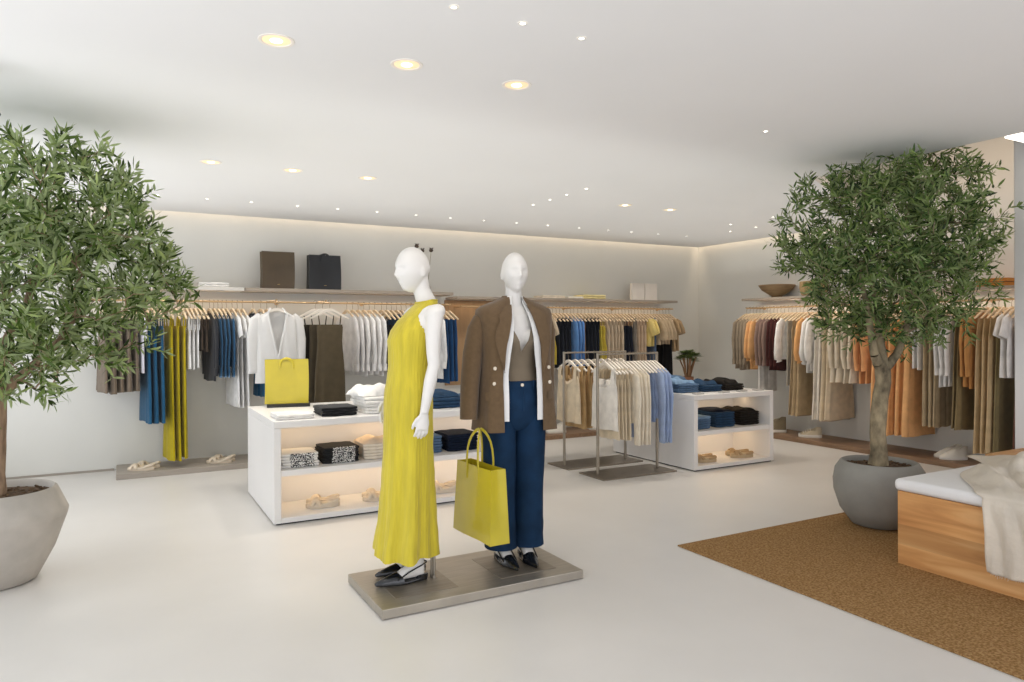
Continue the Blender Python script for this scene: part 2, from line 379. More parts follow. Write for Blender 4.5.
# ------------------------------------------------------------------ display units
def display_unit(x0, y0, x1, y1, label, back_y):
    o = empty('display_unit', (x0, y0, 0), 0, label, 'display table', 'white open display units')
    W, D, H, T = x1-x0, y1-y0, .743, .05
    put('top_panel', MB().box(0, 0, H-T, W, D, H, .004), M_WHITE, o, False)
    for xx in (0, W-T): put('side_panel', MB().box(xx, 0, .012, xx+T, D, H-T-.0005, .003), M_WHITE, o, False)
    put('base_panel', MB().box(T+.0005, .0, .012, W-T-.0005, D, .05, .003), M_WHITE, o, False)
    put('shelf_panel', MB().box(T+.0005, .004, .345, W-T-.0005, back_y-y0-.0005, .388, .003), M_WHITE, o, False)
    put('back_panel', MB().box(T+.0005, back_y-y0, .0505, W-T-.0005, back_y-y0+.02, H-T-.0005), M_WHITE, o, False)
    put('toe_kick', MB().box(.02, .02, 0, W-.02, D-.02, .0125), MBK, o, False)
    return o
display_unit(.955, 5.255, 2.93, 6.44, 'white open display unit carrying the yellow tote and printed tees', 5.74)
display_unit(4.885, 5.203, 5.99, 6.50, 'white open display unit carrying blue jeans and two sandal pairs', 5.72)
WARM = '#ffdcae'
for (xa, xb, y) in ((1.01, 2.87, 5.5), (4.94, 5.93, 5.45)):
    dim = 1. if xa < 4 else 1.0
    for z in (.688, .340):
        area('shelf_strip', ((xa+xb)/2, y+.1, z), xb-xa-.06, .03, 0.95*dim*(xb-xa), WARM)

# ------------------------------------------------------------------ folded clothes
def folded(w, d, h, seed, flop=.5):
    """A folded garment: soft slab with a rolled front edge and a seam between its layers."""
    r = random.Random(seed); n = 9; rings = []
    m = 12; lay = 2
    ph = r.random()*6
    prof = []
    # section in the y-z plane: a rounded slab notched between its two layers at the back
    for k in range(m):
        a = -PI/2 - PI*k/(m-1); prof.append((-d/2 + h/2 + math.cos(a)*h/2, h/2 + math.sin(a)*h/2))
    prof += [(-.1*d, h*.98), (.2*d, h*1.0), (d/2-.012, h*.97), (d/2, h*.8), (d/2-.004, h*.55), (d/2-.03, h*.5), (d/2-.003, h*.44), (d/2, h*.2), (d/2-.012, .001), (.2*d, 0), (-.1*d, 0)]
    for i in range(n):
        t = i/(n-1); x = (t-.5)*w
        e = 1 - .10*(abs(2*t-1)**6)
        rings.append([(x + .004*math.sin(7*y/d+ph), y*e + .003*math.sin(3*t*PI+ph), (z-h/2)*(e**1.5) + h/2 + .0012*math.sin(5*t*PI+ph+20*y)) for y, z in prof])
    f = MB().loft(rings)
    return f
def stack(name, n, x, y, z, w, d, h, m, rz, label, cat, group, topmat=None):
    """n folded pieces on each other; label takes the place of one piece in its stack."""
    for i in range(n):
        pos = 'topmost' if i == n-1 else ('bottom one' if i == 0 else '%s from the bottom' % ORD[i])
        hh = h*(1+.08*rng.uniform(-1,1))
        o = put(name, folded(w*(1+.02*rng.uniform(-1,1)), d*(1+.02*rng.uniform(-1,1)), hh, rng.random()), (topmat if topmat and i == n-1 else m), None, True, 50,
                (x+rng.uniform(-.004,.004), y+rng.uniform(-.004,.004), z+.0005), rz+rng.uniform(-.03,.03))
        tag(o, '%s, %s' % (label, pos) if n > 1 else label, cat, group if n > 1 else None)
        z += hh+.0006
    return z
def messy_top(name, x, y, z, w, d, m, seed, rz, label, cat, h=.05):
    """A loosely folded piece: a rumpled closed pad with raised folds."""
    r = random.Random(seed); nx, ny = 18, 14
    ks = [(r.uniform(4,13), r.uniform(-12,12), r.random()*6, r.uniform(.12,.32)) for _ in range(4)]
    top, bot = [], []
    for i in range(nx):
        for j in range(ny):
            u, v = i/(nx-1)*2-1, j/(ny-1)*2-1
            e = max(0, 1-abs(u)**5)**.5*max(0, 1-abs(v)**5)**.5
            f = sum(a*math.sin(kx*u*w*2+ky*v*d*2+p0) for kx, ky, p0, a in ks)
            X, Y = u*w/2*(1+.06*math.sin(3*v+seed)), v*d/2*(1+.06*math.sin(4*u+seed))
            top.append((X, Y, .004+h*e*(.62+.45*f))); bot.append((X*.97, Y*.97, 0))
    fs = []
    q = lambda i, j: i*ny+j
    N_ = nx*ny
    for i in range(nx-1):
        for j in range(ny-1):
            fs.append((q(i,j), q(i+1,j), q(i+1,j+1), q(i,j+1))); fs.append((N_+q(i,j), N_+q(i,j+1), N_+q(i+1,j+1), N_+q(i+1,j)))
    bd = [q(i,0) for i in range(nx)] + [q(nx-1,j) for j in range(1,ny)] + [q(i,ny-1) for i in range(nx-2,-1,-1)] + [q(0,j) for j in range(ny-2,0,-1)]
    for a in range(len(bd)):
        b = bd[(a+1) % len(bd)]; fs.append((bd[a], N_+bd[a], N_+b, b))
    o = put(name, MB().add(top+bot, fs), m, None, True, 80, (x, y, z+.001), rz)
    return tag(o, label, cat)

SW, SB = cloth('#efede9'), cloth('#17181a')
CR = cloth('#efe3d0'); DK = mat('navy_denim', '#131d30', .85, var=.3, vscale=20, bump=.2, bscale=200, spec=.2)
BL = mat('blue_denim', '#2d4763', .85, var=.3, vscale=16, bump=.2, bscale=200, spec=.2)
LB = mat('light_denim', '#7f9cbb', .85, var=.25, vscale=16, bump=.2, bscale=200, spec=.2)
MB_ = mat('mid_denim', '#587290', .85, var=.3, vscale=16, bump=.2, bscale=200, spec=.2)
BKD = mat('black_denim', '#26221f', .85, var=.25, vscale=16, bump=.2, bscale=200, spec=.2)
T1, T2 = .744, .389
# on the yellow-tote unit
stack('folded_tee', 2, 1.13, 5.47, T1, .27, .30, .018, SW, 0, 'white folded tee beside the folded black tees on the display unit', 'tee', 'white folded tees on top')
stack('folded_tee', 3, 1.46, 5.50, T1, .27, .30, .022, SB, .02, 'black folded tee beside the white tees on the display unit', 'tee', 'black folded tees on top')
zt = stack('folded_jeans', 5, 1.82, 5.54, T1, .33, .38, .025, SW, .05, 'white folded jeans in the pile beside the black tees', 'jeans', 'white jeans pile')
messy_top('folded_jeans', 1.78, 5.60, zt, .32, .34, SW, 14, .2, 'white loosely rumpled jeans lying over the white jeans pile', 'jeans', .10)
zt = stack('folded_jeans', 3, 2.36, 5.60, T1, .30, .36, .028, BL, 0, 'dark blue folded jeans in the pile between the two mannequins', 'jeans', 'blue jeans pile between mannequins')
messy_top('folded_jeans', 2.36, 5.62, zt, .28, .32, BL, 9, .1, 'dark blue rumpled jeans on top of the pile between the mannequins', 'jeans', .07)
zt = stack('folded_jeans', 3, 2.72, 5.60, T1, .28, .36, .028, MB_, 0, 'mid blue folded jeans in the pile behind the jacket', 'jeans', 'blue jeans pile behind the jacket')
stack('printed_tee', 5, 1.155, 5.47, T2, .27, .30, .0195, M_PRW, 0, 'white tee with small black print folded on the shelf', 'tee', 'white printed tees on the shelf')
stack('printed_tee', 6, 1.47, 5.50, T2, .27, .30, .0185, M_PRB, 0, 'black tee with small white print folded on the shelf', 'tee', 'black printed tees on the shelf')
stack('folded_sweater', 5, 1.80, 5.52, T2, .29, .30, .023, CR, 0, 'cream folded sweater on the shelf beside the black printed tees', 'sweater', 'cream folded sweaters')
messy_top('folded_sweater', 1.79, 5.52, T2+.1165, .28, .28, cloth('#e9d5bb'), 3, 0, 'beige loosely folded sweater lying over the cream sweaters', 'sweater', .045)
stack('folded_jeans', 6, 2.25, 5.55, T2, .13, .32, .023, MB_, 0, 'mid blue folded jeans on the shelf beside the yellow dress', 'jeans', 'mid blue jeans on the shelf')
zt = stack('folded_jeans', 6, 2.50, 5.53, T2, .27, .32, .022, DK, 0, 'navy folded jeans on the shelf behind the hanging yellow bag', 'jeans', 'navy jeans on the shelf')
# on the jeans unit
stack('folded_jeans', 5, 5.10, 5.46, T2, .21, .34, .025, MB_, 0, 'light blue folded jeans on the shelf of the jeans unit', 'jeans', 'light blue jeans on the shelf', LB)
zt = stack('folded_jeans', 6, 5.42, 5.47, T2, .26, .34, .0235, BL, 0, 'dark blue folded jeans on the shelf of the jeans unit', 'jeans', 'dark blue jeans on the shelf')
messy_top('folded_jeans', 5.42, 5.50, zt, .24, .30, DK, 21, 0, 'navy loosely folded jeans over the dark blue stack on the shelf', 'jeans', .03)
zt = stack('folded_jeans', 6, 5.77, 5.47, T2, .26, .34, .0215, BKD, 0, 'charcoal folded jeans on the shelf of the jeans unit', 'jeans', 'charcoal jeans on the shelf')
messy_top('folded_jeans', 5.77, 5.50, zt, .24, .30, BKD, 22, 0, 'charcoal loosely folded jeans over the charcoal stack on the shelf', 'jeans', .035)
jt = [(5.06, 5.62, MB_, 'mid blue', 'front', 4), (5.36, 5.60, BL, 'dark blue', 'front', 3), (5.67, 5.60, BKD, 'charcoal', 'front', 3),
      (5.06, 6.08, LB, 'faded blue', 'back', 4), (5.38, 6.08, MB_, 'mid blue', 'back', 4)]
for i, (x, y, m, cn, row_, n) in enumerate(jt):
    z = stack('folded_jeans', n, x, y, T1, .27, .36, .021, m, rng.uniform(-.04,.04), '%s folded jeans, %s row on top of the jeans unit' % (cn, row_), 'jeans', '%s jeans in the %s row' % (cn, row_))
    messy_top('folded_jeans', x-.02, y+.02, z, .26, .30, (LB if i in (0,3) else m), 30+i, rng.uniform(-.3,.3), '%s rumpled jeans lying over the %s stack of the %s row' % (('faded blue' if i in (0,3) else cn), cn, row_), 'jeans', .06)
for i, (x, y) in enumerate([(5.02, 5.29), (5.37, 5.29), (5.62, 5.29), (5.86, 5.29)]):
    c = MB().box(-.055, -.03, 0, .055, .03, .012, .002)
    o = put('price_block', c, M_CARD, None, False, loc=(x, y, T1), rotz=rng.uniform(-.05,.05))
    tag(o, 'small grey price block on the jeans unit edge, %s from the racks' % ORD[i], 'price block', 'price blocks on the jeans unit')

# ------------------------------------------------------------------ tote bags
def tote(name, loc, rz, w, d, h, m, label, handle_h, taper=.92, badge=None, handles=True):
    o = empty(name, loc, rz, label, 'tote bag')
    rings = []
    n = 6
    def ring(z, s, g):
        W, D = w/2*s, d/2*g; pts = []
        for (ax, ay, bx, by) in ((-1,-1,1,-1),(1,-1,1,1),(1,1,-1,1),(-1,1,-1,-1)):
            for k in range(n):
                t = k/n; x = (ax+(bx-ax)*t)*W; y = (ay+(by-ay)*t)*D
                # the gussets fold inwards towards the mouth
                if ax == bx: x *= 1 - .22*(1-abs(2*t-1))*(z/h)*(D/ max(W,.01))
                pts.append((x + .003*math.sin(9*z+5*y), y + .004*math.sin(7*x/w+6*z), z))
        return pts
    for k in range(8):
        t = k/7; rings.append(ring(h*t, 1-(1-taper)*t, 1-.25*t if k else 1))
    inner = [[(x*.965, y*.93, z) for x, y, z in r] for r in (rings[-1], rings[-3], rings[1])]
    inner[-1] = [(x, y, .02) for x, y, z in inner[-1]]
    put('bag_body', MB().loft(rings + inner), m, o, True, 30)
    if handles:
        for s in (-1, 1):
            y0 = s*d/2*.75
            a = w*.15
            pts = []
            for k in range(15):
                q = PI*k/14; pts.append((-a*math.cos(q), y0+s*.004 + (-y0*.9*math.sin(q)**3 if handle_h > .12 else 0), h*.80 + (handle_h+h*.20)*math.sin(q)**.6))
            put('handle', MB().tube(pts, .0095, 8, ((0,1,0), .4)), m, o)
    if badge:
        put('emblem', MB().box(-.012, -d/2-.0035, .045, .012, -d/2+.003, .0495), badge, o, False)
    return o
G_ = mat('foil_gold', '#b79a62', .35, metal=.8)
tote('tote_bag', (1.49, 7.96, 1.8405), 0, .335, .14, .40, M_LEATH_T, 'brown leather tote bag standing on the wall shelf', .0, 1.02, G_, False)
tote('tote_bag', (1.99, 7.96, 1.8405), 0, .355, .14, .385, M_LEATH_B, 'black leather tote bag standing on the wall shelf', .012, .98, G_)
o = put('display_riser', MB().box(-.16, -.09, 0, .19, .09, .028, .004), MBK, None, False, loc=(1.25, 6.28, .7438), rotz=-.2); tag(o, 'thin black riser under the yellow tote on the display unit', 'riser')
tote('tote_bag', (1.25, 6.28, .7725), -.2, .355, .11, .375, M_LEATH_Y, 'yellow leather tote bag standing on the white display unit', .006, 1.0)

# ------------------------------------------------------------------ hangers and hanging clothes
def hanger_meshes(w=.205):
    b = MB()
    path = [(-w,-.172),(-w*.8,-.150),(-w*.45,-.108),(-w*.15,-.076),(0,-.070),(w*.15,-.076),(w*.45,-.108),(w*.8,-.150),(w,-.172)]
    hh = [.012,.018,.024,.028,.029,.028,.024,.018,.012]
    rings = [[(x, -.009, z-h), (x, .009, z-h), (x, .009, z), (x, -.009, z)] for (x, z), h in zip(path, hh)]
    b.loft(rings)
    k = MB().tube([(0,0,-.074),(0,0,-.03),(.013,0,-.012),(.0165,0,0),(.012,0,.0125),(0,0,.0165),(-.012,0,.0125),(-.0165,0,.001)], .0021, 6)
    a, c = b.mesh('clothes_hanger', True, 30), k.mesh('hook', True)
    a.materials.append(M_HANG); c.materials.append(M_HOOK)
    return a, c
HM, HK = hanger_meshes()
M_HANGW = mat('hanger_white', '#f0e8dc', .5)
HMW = HM.copy(); HMW.materials[0] = M_HANGW
def hanger(loc, rz, label, group, white=False):
    o = bpy.data.objects.new('clothes_hanger', HMW if white else HM); C.objects.link(o); o.location = loc; o.rotation_euler.z = rz
    tag(o, label, 'hanger', group)
    k = bpy.data.objects.new('hook', HK); C.objects.link(k); k.parent = o
    return o

def sup(c, e): return math.copysign(abs(c)**e, c)
def fold_body(b, levels, seed, folds=5, amp=.010, n=30, x0=0., scoop=0.):
    """levels: (z, half width, half thickness). A flattened, softly folded tube."""
    r = random.Random(seed); p1, p2 = r.random()*6, r.random()*6
    zt, zb = levels[0][0], levels[-1][0]; rings = []
    # refine
    L2 = []
    for (a, c) in zip(levels[:-1], levels[1:]):
        m = max(1, int(abs(a[0]-c[0])/.07))
        for k in range(m):
            t = k/m; L2.append(tuple(a[i]+(c[i]-a[i])*t for i in range(3)))
    L2.append(levels[-1])
    for (z, hw, ht) in L2:
        t = (zt-z)/max(.01, zt-zb); A = amp*(.15+.85*t**.8)
        ring = []
        for j in range(n):
            a = 2*PI*j/n; x = hw*sup(math.cos(a), .85); y = ht*sup(math.sin(a), .7)
            u = x/max(.05, hw)
            y += A*math.sin(folds*u*2.2+p1+.7*t)*(.6+.4*math.sin(2.1*u+p2)) + .5*A*math.sin(folds*2*u*2.1+p2+1.5*t)*t
            zz = z + (.006*math.sin(4*u+p1) if z == zb else 0)
            if scoop and zt-z < .16: zz -= scoop*max(0, 1-(u/.78)**2)*(1-(zt-z)/.16)
            ring.append((x0+x*(1+.02*math.sin(9*t+p1)), y, zz))
        rings.append(ring)
    b.loft(rings)
def sleeve(b, s, kind, seed, hw=.2, cuff=0):
    r = random.Random(seed)
    j = lambda k: r.uniform(-k, k)
    if kind == 'short':
        b.tube([(s*(hw-.05),0,-.125),(s*(hw+.005),j(.005),-.165),(s*(hw+.045),j(.012),-.25),(s*(hw+.06),j(.015),-.31)], [.045,.066,.07,.072], 12, ((0,1,0), .34))
    elif kind == 'wide':
        b.tube([(s*(hw-.05),0,-.125),(s*(hw+.01),j(.005),-.17),(s*(hw+.06),j(.012),-.29),(s*(hw+.055),j(.01),-.38)], [.045,.072,.09,.095], 12, ((0,1,0), .3))
    elif kind == 'puff':
        b.tube([(s*(hw-.05),0,-.125),(s*(hw+.005),j(.005),-.18),(s*(hw+.04),j(.01),-.36),(s*(hw+.045),j(.01),-.52),(s*(hw+.03),j(.01),-.60),(s*(hw+.03),j(.01),-.615),(s*(hw+.025),j(.01),-.64)], [.045,.064,.066,.075,.072,.035,.05], 14, ((0,1,0), .4))
    else:
        ln = {'long': .0, 'extra': .12}[kind]
        b.tube([(s*(hw-.05),0,-.125),(s*(hw+.0),j(.005),-.17),(s*(hw+.035),j(.012),-.36),(s*(hw+.035),j(.015),-.55-ln*.6),(s*(hw+.025),j(.015),-.68-ln)], [.045,.062,.055,.048,.045], 12, ((0,1,0), .36))
        if cuff: b.tube([(s*(hw+.026),0,-.625-ln),(s*(hw+.024),0,-.70-ln)], [.05,.051], 12, ((0,1,0), .42))

def garment(kind, L, seed, thick=.016, wide=1., ymax=None):
    b = garment0(kind, L-.05, seed, thick, wide)
    k = 1. if not ymax else min(1.7, ymax/max(abs(v[1]) for v in b.v))
    b.v = [(x, y*k, z-.05) for x, y, z in b.v]
    return b
def garment0(kind, L, seed, thick, wide):
    b = MB(); r = random.Random(seed); th = thick
    if kind in ('tee', 'shirt', 'puff', 'wide', 'cardigan', 'jacket', 'teedress'):
        hw = .2*wide; bw = {'shirt': .215, 'puff': .20, 'jacket': .26, 'cardigan': .20, 'teedress': .235}.get(kind, .205)*wide
        fold_body(b, [(-.078,.105,.012),(-.088,.122,.014),(-.105,.15,.015),(-.128,hw*.93,.016),(-.16,hw,.017),(-.30,hw*.97,th),(-L*.75,(hw+bw)/2,th*1.1),(-L,bw,th*1.2)], seed, 5, .008)
        for s in (-1, 1):
            sleeve(b, s, {'tee':'short','shirt':'long','puff':'puff','wide':'wide','cardigan':'extra','jacket':'long','teedress':'short'}[kind], seed+s, hw, kind in ('shirt',))
        # neckband
        b.tube([(-.106,0,-.072),(-.07,-.016,-.100),(0,-.018,-.118),(.07,-.016,-.100),(.106,0,-.072),(.06,.014,-.075),(-.06,.014,-.075),(-.106,0,-.072)], .006, 6)
        if kind in ('shirt', 'jacket'):
            b.tube([(0,-.02,-.08),(.004,-th-.006,-.3),(0,-th-.012,-L+.02)], .009, 6, ((0,1,0), .4))
    elif kind in ('tank', 'vest'):
        hw = .175*wide
        for s in (-1, 1):
            for yy in (-1, 1):
                b.tube([(s*.138,0,-.090),(s*.138,yy*.012,-.13),(s*.137,yy*.015,-.18),(s*.13,yy*.014,-.24)], [.027,.026,.029,.03], 10, ((0,1,0), .22))
        fold_body(b, [(-.185,.162,.012),(-.25,hw*.97,.014),(-.30,hw,.015),(-.40,hw,th),(-L,hw*1.06,th*1.15)], seed, 5, .007, 40, 0., .085)
    elif kind in ('slip', 'cami'):
        hw = .165*wide
        for s in (-1, 1):
            for yy in (-1, 1): b.tube([(s*.12,0,-.082),(s*.115,yy*.01,-.13),(s*.105,yy*.012,-.21)], .0035, 5)
        fold_body(b, [(-.19,.13,.010),(-.22,hw*.95,.014),(-.36,hw*.92,th),(-L*.7,hw*1.08,th*1.1),(-L,hw*(1.2 if kind=='slip' else 1.06),th*1.25)], seed, 5, .009)
    elif kind == 'trousers':
        fold_body(b, [(-.125,.185*wide,.015),(-.16,.187*wide,.017),(-.28,.195*wide,.02),(-.38,.20*wide,.021)], seed, 4, .006)
        for s in (-1, 1):
            fold_body(b, [(-.34,.098*wide,.019),(-.5,.098*wide,th),(-L,.118*wide,th*1.1)], seed+s, 3, .009, 22, s*.104*wide)
    elif kind == 'skirt':
        fold_body(b, [(-.125,.17*wide,.014),(-.16,.172*wide,.016),(-.30,.2*wide,th),(-L*.7,.235*wide,th*1.15),(-L,.26*wide,th*1.3)], seed, 8, .011, 40)
    elif kind == 'maxi':
        for s in (-1, 1):
            for yy in (-1, 1): b.tube([(s*.12,0,-.085),(s*.115,yy*.012,-.15),(s*.11,yy*.014,-.22)], [.016,.016,.02], 8, ((0,1,0), .3))
        fold_body(b, [(-.20,.14,.012),(-.24,.17*wide,.015),(-.42,.165*wide,th),(-L*.7,.20*wide,th*1.15),(-L,.235*wide,th*1.3)], seed, 7, .011, 36)
    return b
NAME = {'tee':'tee_shirt','shirt':'shirt','puff':'puff_sleeve_blouse','wide':'wide_sleeve_tee','cardigan':'cardigan','jacket':'jacket','teedress':'shirt_dress','tank':'tank_top','vest':'knitted_vest','slip':'slip_dress','cami':'camisole','trousers':'trousers','skirt':'skirt','maxi':'maxi_dress'}
CAT = {'tee':'tee','shirt':'shirt','puff':'blouse','wide':'tee','cardigan':'cardigan','jacket':'jacket','teedress':'dress','tank':'top','vest':'vest','slip':'dress','cami':'top','trousers':'trousers','skirt':'skirt','maxi':'dress'}
SEED = [100]
def hang_run(spec, line, a, b_, z, rail, start, axis, dirn=1, hang_white=False, yaw=0.):
    """spec: (kind, colour hex, colour word, n, length, wide, near). Evenly spaced along a line from a to b_ at the rail height."""
    total = sum(s[3] for s in spec); step = (b_-a)/max(1, total-1); k = 0
    th = .018; ym = min(.036, abs(step)*.485) if total > 1 else .03
    for (kind, hexc, cw, n, L, wide, near) in spec:
        for i in range(n):
            q = a + step*k; k += 1; SEED[0] += 1; sd = SEED[0]
            lift = rng.uniform(-.0, .0)
            rz = (PI/2 if axis == 'x' else 0) + rng.uniform(-.02, .02) + yaw
            loc = (q, line+rng.uniform(-.006,.006), z) if axis == 'x' else (line+rng.uniform(-.006,.006), q, z)
            noun = NAME[kind].replace('_', ' ')
            ln = L*rng.uniform(.985, 1.015)
            g = garment(kind, ln, sd, th, wide, ym)
            o = put(NAME[kind], g, cloth(hexc), None, True, 75, loc, rz)
            n_w = ['','one','two','three','four','five','six','seven','eight','nine','ten'][n]
            if n == 1: lb = '%s %s on %s, %s' % (cw, noun, rail, near)
            else: lb = '%s %s, %s of %s from %s, %s, %s' % (cw, noun, ORD[i], n_w, start, rail, near)
            if near == 'with rolled cuffs':
                for sg in (-1, 1):
                    cz = MB().tube([(sg*.215,0,-.70),(sg*.213,0,-.735),(sg*.210,0,-.765)], [.046,.052,.046], 14, ((0,1,0), .24))
                    put('rolled_cuff', cz, LB, o)
            tag(o, lb, CAT[kind], '%ss on %s, %s' % (cw+' '+noun, rail, near))
            hanger(loc, rz, 'hanger of %s%s %s, %s, %s' % ('the '+ORD[i]+' ' if n > 1 else 'the ', cw, noun, rail, near), 'hangers on ' + rail, hang_white)

# back wall, rail below the tote bags
r1 = 'tote-bag rail'
def seg(spec, a, b): hang_run(spec, RY, a, b, RZL, r1, 'window', 'x', yaw=.17)
seg([('skirt','#7b6d5e','taupe',5,.88,.80,'beside the blue dresses')], -.15, .115)
seg([('tee','#dcd9e2','lilac white',1,.70,.9,'before the blue dresses')], .165, .17)
seg([('maxi','#215474','blue',3,1.18,1.,'before the yellow dresses')], .215, .335)
seg([('maxi','#b8a512','yellow',3,1.56,.86,'long and pleated')], .42, .54)
seg([('tank','#ecebe9','white',3,.68,.9,'after the yellow dresses'),('tank','#4b3d31','dark brown',2,.50,.9,'before the denim shirts')], .58, .735)
seg([('shirt','#26282e','black',1,.80,.95,'before the denim shirts'),('shirt','#285273','blue denim',4,.66,.95,'with rolled cuffs')], .80, .96)
seg([('teedress','#f0efee','white',3,1.08,.95,'beside the open white blouse')], 1.015, 1.115)
seg([('tee','#2a3444','navy',1,.60,.82,'behind the open white blouse')], 1.22, 1.23)
seg([('trousers','#1f6590','bright blue',2,.98,.9,'behind the open white blouse')], 1.30, 1.36)
seg([('shirt','#e4e1df','sheer white',2,.76,1.,'beside the olive slip dresses'),('shirt','#f0eeec','white',4,.80,1.,'before the black camisoles')], 2.22, 2.54)
seg([('cami','#20242c','black',3,.72,1.,'after the white shirts'),('jacket','#24486f','dark denim',3,.80,.9,'behind the yellow dress'),('cami','#3a2d24','dark brown',3,.62,1.,'behind the yellow dress')], 2.62, 3.10)
seg([('shirt','#efedeb','white',1,.86,1.05,'before the blue trousers')], 3.25, 3.26)
seg([('trousers','#214a76','denim blue',3,.92,.9,'at the shelf end')], 3.34, 3.46)
# pieces shown facing the room
def face_out(kind, hexc, cw, L, loc, rz, label, hl, wide=1., white=True, m=None):
    SEED[0] += 1
    o = put(NAME[kind], garment(kind, L, SEED[0], .022, wide), m or cloth(hexc), None, True, 75, loc, rz); tag(o, label, CAT[kind])
    hanger(loc, rz, hl, 'hangers facing the room', white); return o
for i, (x, y) in enumerate([(1.395, 7.56), (1.90, 7.56)]):
    o = put('face_out_arm', MB().tube([(x, RY-.0, RZL+.012), (x, y-.05, RZL+.002)], .007, 8).tube([(x, y-.05, RZL+.002), (x, y-.052, RZL+.02)], .009, 8), M_BRASS)
    tag(o, 'short brass face-out arm on the rail above the %s' % ('open white blouse', 'olive slip dresses')[i], 'rail arm', 'face-out arms')
bl = MB(); 
def open_blouse():
    b = MB(); n = 34
    lv = [(-.080,.075,.03),(-.10,.13,.035),(-.13,.195,.04),(-.2,.205,.045),(-.4,.20,.05),(-.6,.205,.05),(-.80,.215,.052)]
    rings = []
    for z, hw, ht in lv:
        g = .09*max(0, 1-abs((z+.06)/.47)**1.3)+.004      # the open v at the front
        ring = []
        for j in range(n+1):
            x_ = None
            a = -PI/2 + 0 + 2*PI*j/n
            ring.append([hw*sup(math.cos(a), .8), ht*sup(math.sin(a), .8) + .006*math.sin(9*a+z*8), z])
        for j in range(n+1):
            if abs(ring[j][0]) < g and ring[j][1] < 0:
                ring[j][0] = math.copysign(g, 1 if j < n/2 else -1)
        rings.append([tuple(p) for p in ring])
    b.loft(rings, False, False)
    for s in (-1, 1): sleeve(b, s, 'long', 5+s, .205, True)
    b.v = [(x, y, z-.03) for x, y, z in b.v]
    for s in (-1, 1):   # collar band and placket along the v
        b.tube([(s*.06,.02,-.075),(s*.095,-.035,-.135),(s*.055,-.050,-.34),(s*.008,-.058,-.56),(s*.008,-.060,-.82)], .012, 8, ((0,1,0), .3))
    return b
o = put('blouse', open_blouse(), M_SHIRTW, None, True, 75, (1.395, 7.49, RZL), .03)
tag(o, 'white open-neck blouse facing the room above the yellow tote', 'blouse')
hanger((1.395, 7.49, RZL), .03, 'white hanger inside the open-neck blouse facing the room', 'hangers facing the room', True)
for i in range(3):
    y = 7.45 + .085*i; x = 1.925 - .055*i
    o = face_out('slip', ('#5a4f3c','#4a4132','#2f2a22')[i], 'olive', 1.06, (x, y, RZL), .03, 'olive brown slip dress facing the room, %s of three' % ('front one','middle one','back one')[i], 'white hanger of the %s slip dress facing the room' % ('front','middle','back')[i], .88)

# back wall, rail below the white books
r2 = 'white-book rail'
B1, B2 = '#d3c3ab', '#c4b196'
spec = [('tee','#bfae97','sand',4,.72,1.,'behind the jacket figure'),('tee',B1,'beige',4,1.0,1.,'before the first yellow camisole'),('cami','#d5bd4e','yellow',1,.72,1.,'first yellow piece'),
        ('tank','#20242e','black',4,.78,1.,'before the blue shirts'),('shirt','#5f8cc4','blue',3,.80,.9,'after the black tanks'),('tank','#8d6f55','brown',1,.70,1.,'after the blue shirts'),
        ('tank','#1d222c','black',4,.76,1.,'after the brown tank'),('cami','#cdb84a','yellow',2,.74,1.,'after the second black tanks'),('vest','#cbb9a0','beige',5,.86,1.05,'mid rail'),
        ('cami','#1c2230','navy',3,.80,1.,'after the beige vests'),('tank','#8c8377','grey',1,.78,1.,'after the navy camisoles'),('vest','#cdb59a','blush',3,.90,1.,'before pale yellow tees'),
        ('tee','#ead487','pale yellow',2,.52,1.,'in the corner half'),('tank','#5d6f8b','slate blue',1,.78,1.,'after the pale yellow tees'),('wide','#c9b394','beige',4,.50,1.02,'near the room corner'),
        ('trousers','#1b1a1b','black',1,.98,.9,'near the room corner'),('tee','#bb9f7a','tan',2,.60,1.,'closest to the room corner')]
hang_run(spec, RY, 4.42, 6.90, RZ, r2, 'jacket figure', 'x')

# two metal racks
def rack(x0, x1, yc, label):
    o = empty('clothing_rack', ((x0+x1)/2, yc, 0), 0, label, 'clothing rack', 'metal clothing racks')
    w = (x1-x0)/2; H = 1.165
    put('base_plate', MB().box(-w, -.2, 0, w, .2, .014, .003), M_STEEL2, o, False)
    for s in (-1, 1):
        put('post', MB().box(s*(w-.08)-.011, -.011, .014, s*(w-.08)+.011, .011, H, .003), M_RACK, o, False)
    put('top_bar', MB().box(-w+.091, -.008, H-.019, w-.091, .008, H-.003, .002), M_RACK, o, False)
    return o
rack(3.872, 4.752, 5.50, 'metal clothing rack nearer the viewer with cream tops and blue shirts')
rack(3.865, 4.80, 6.07, 'metal clothing rack farther back with beige and tan vests')
RK = 1.165 - .011
r3, r4 = 'front rack', 'rear rack'
RKZ = 1.1545
hang_run([('tank','#efe9df','off-white',1,.72,1.12,'facing the jacket figure'),('vest','#e2d2b6','cream',4,.80,1.,'after the off-white tank'),('cardigan','#efe4d0','ivory',4,.66,.95,'in the middle'),
          ('cami','#8d9fbf','dusty blue',3,.66,1.,'after the ivory cardigans'),('cardigan','#a9bbdc','pale blue',3,.62,.95,'nearest the jeans')], 5.50, 4.03, 4.63, RKZ, r3, 'jacket figure', 'x', 1, True)
hang_run([('vest','#dfcdb0','cream',1,.70,1.12,'facing the jacket figure'),('vest','#c9a878','tan',3,.76,1.,'after the cream vest'),('tank','#1b1b1e','black',2,.70,1.,'after the tan vests'),('shirt','#d9c8ae','beige',3,.72,.9,'hidden behind the front rack')], 6.07, 4.0, 4.66, RKZ, r4, 'jacket figure', 'x', 1, True)

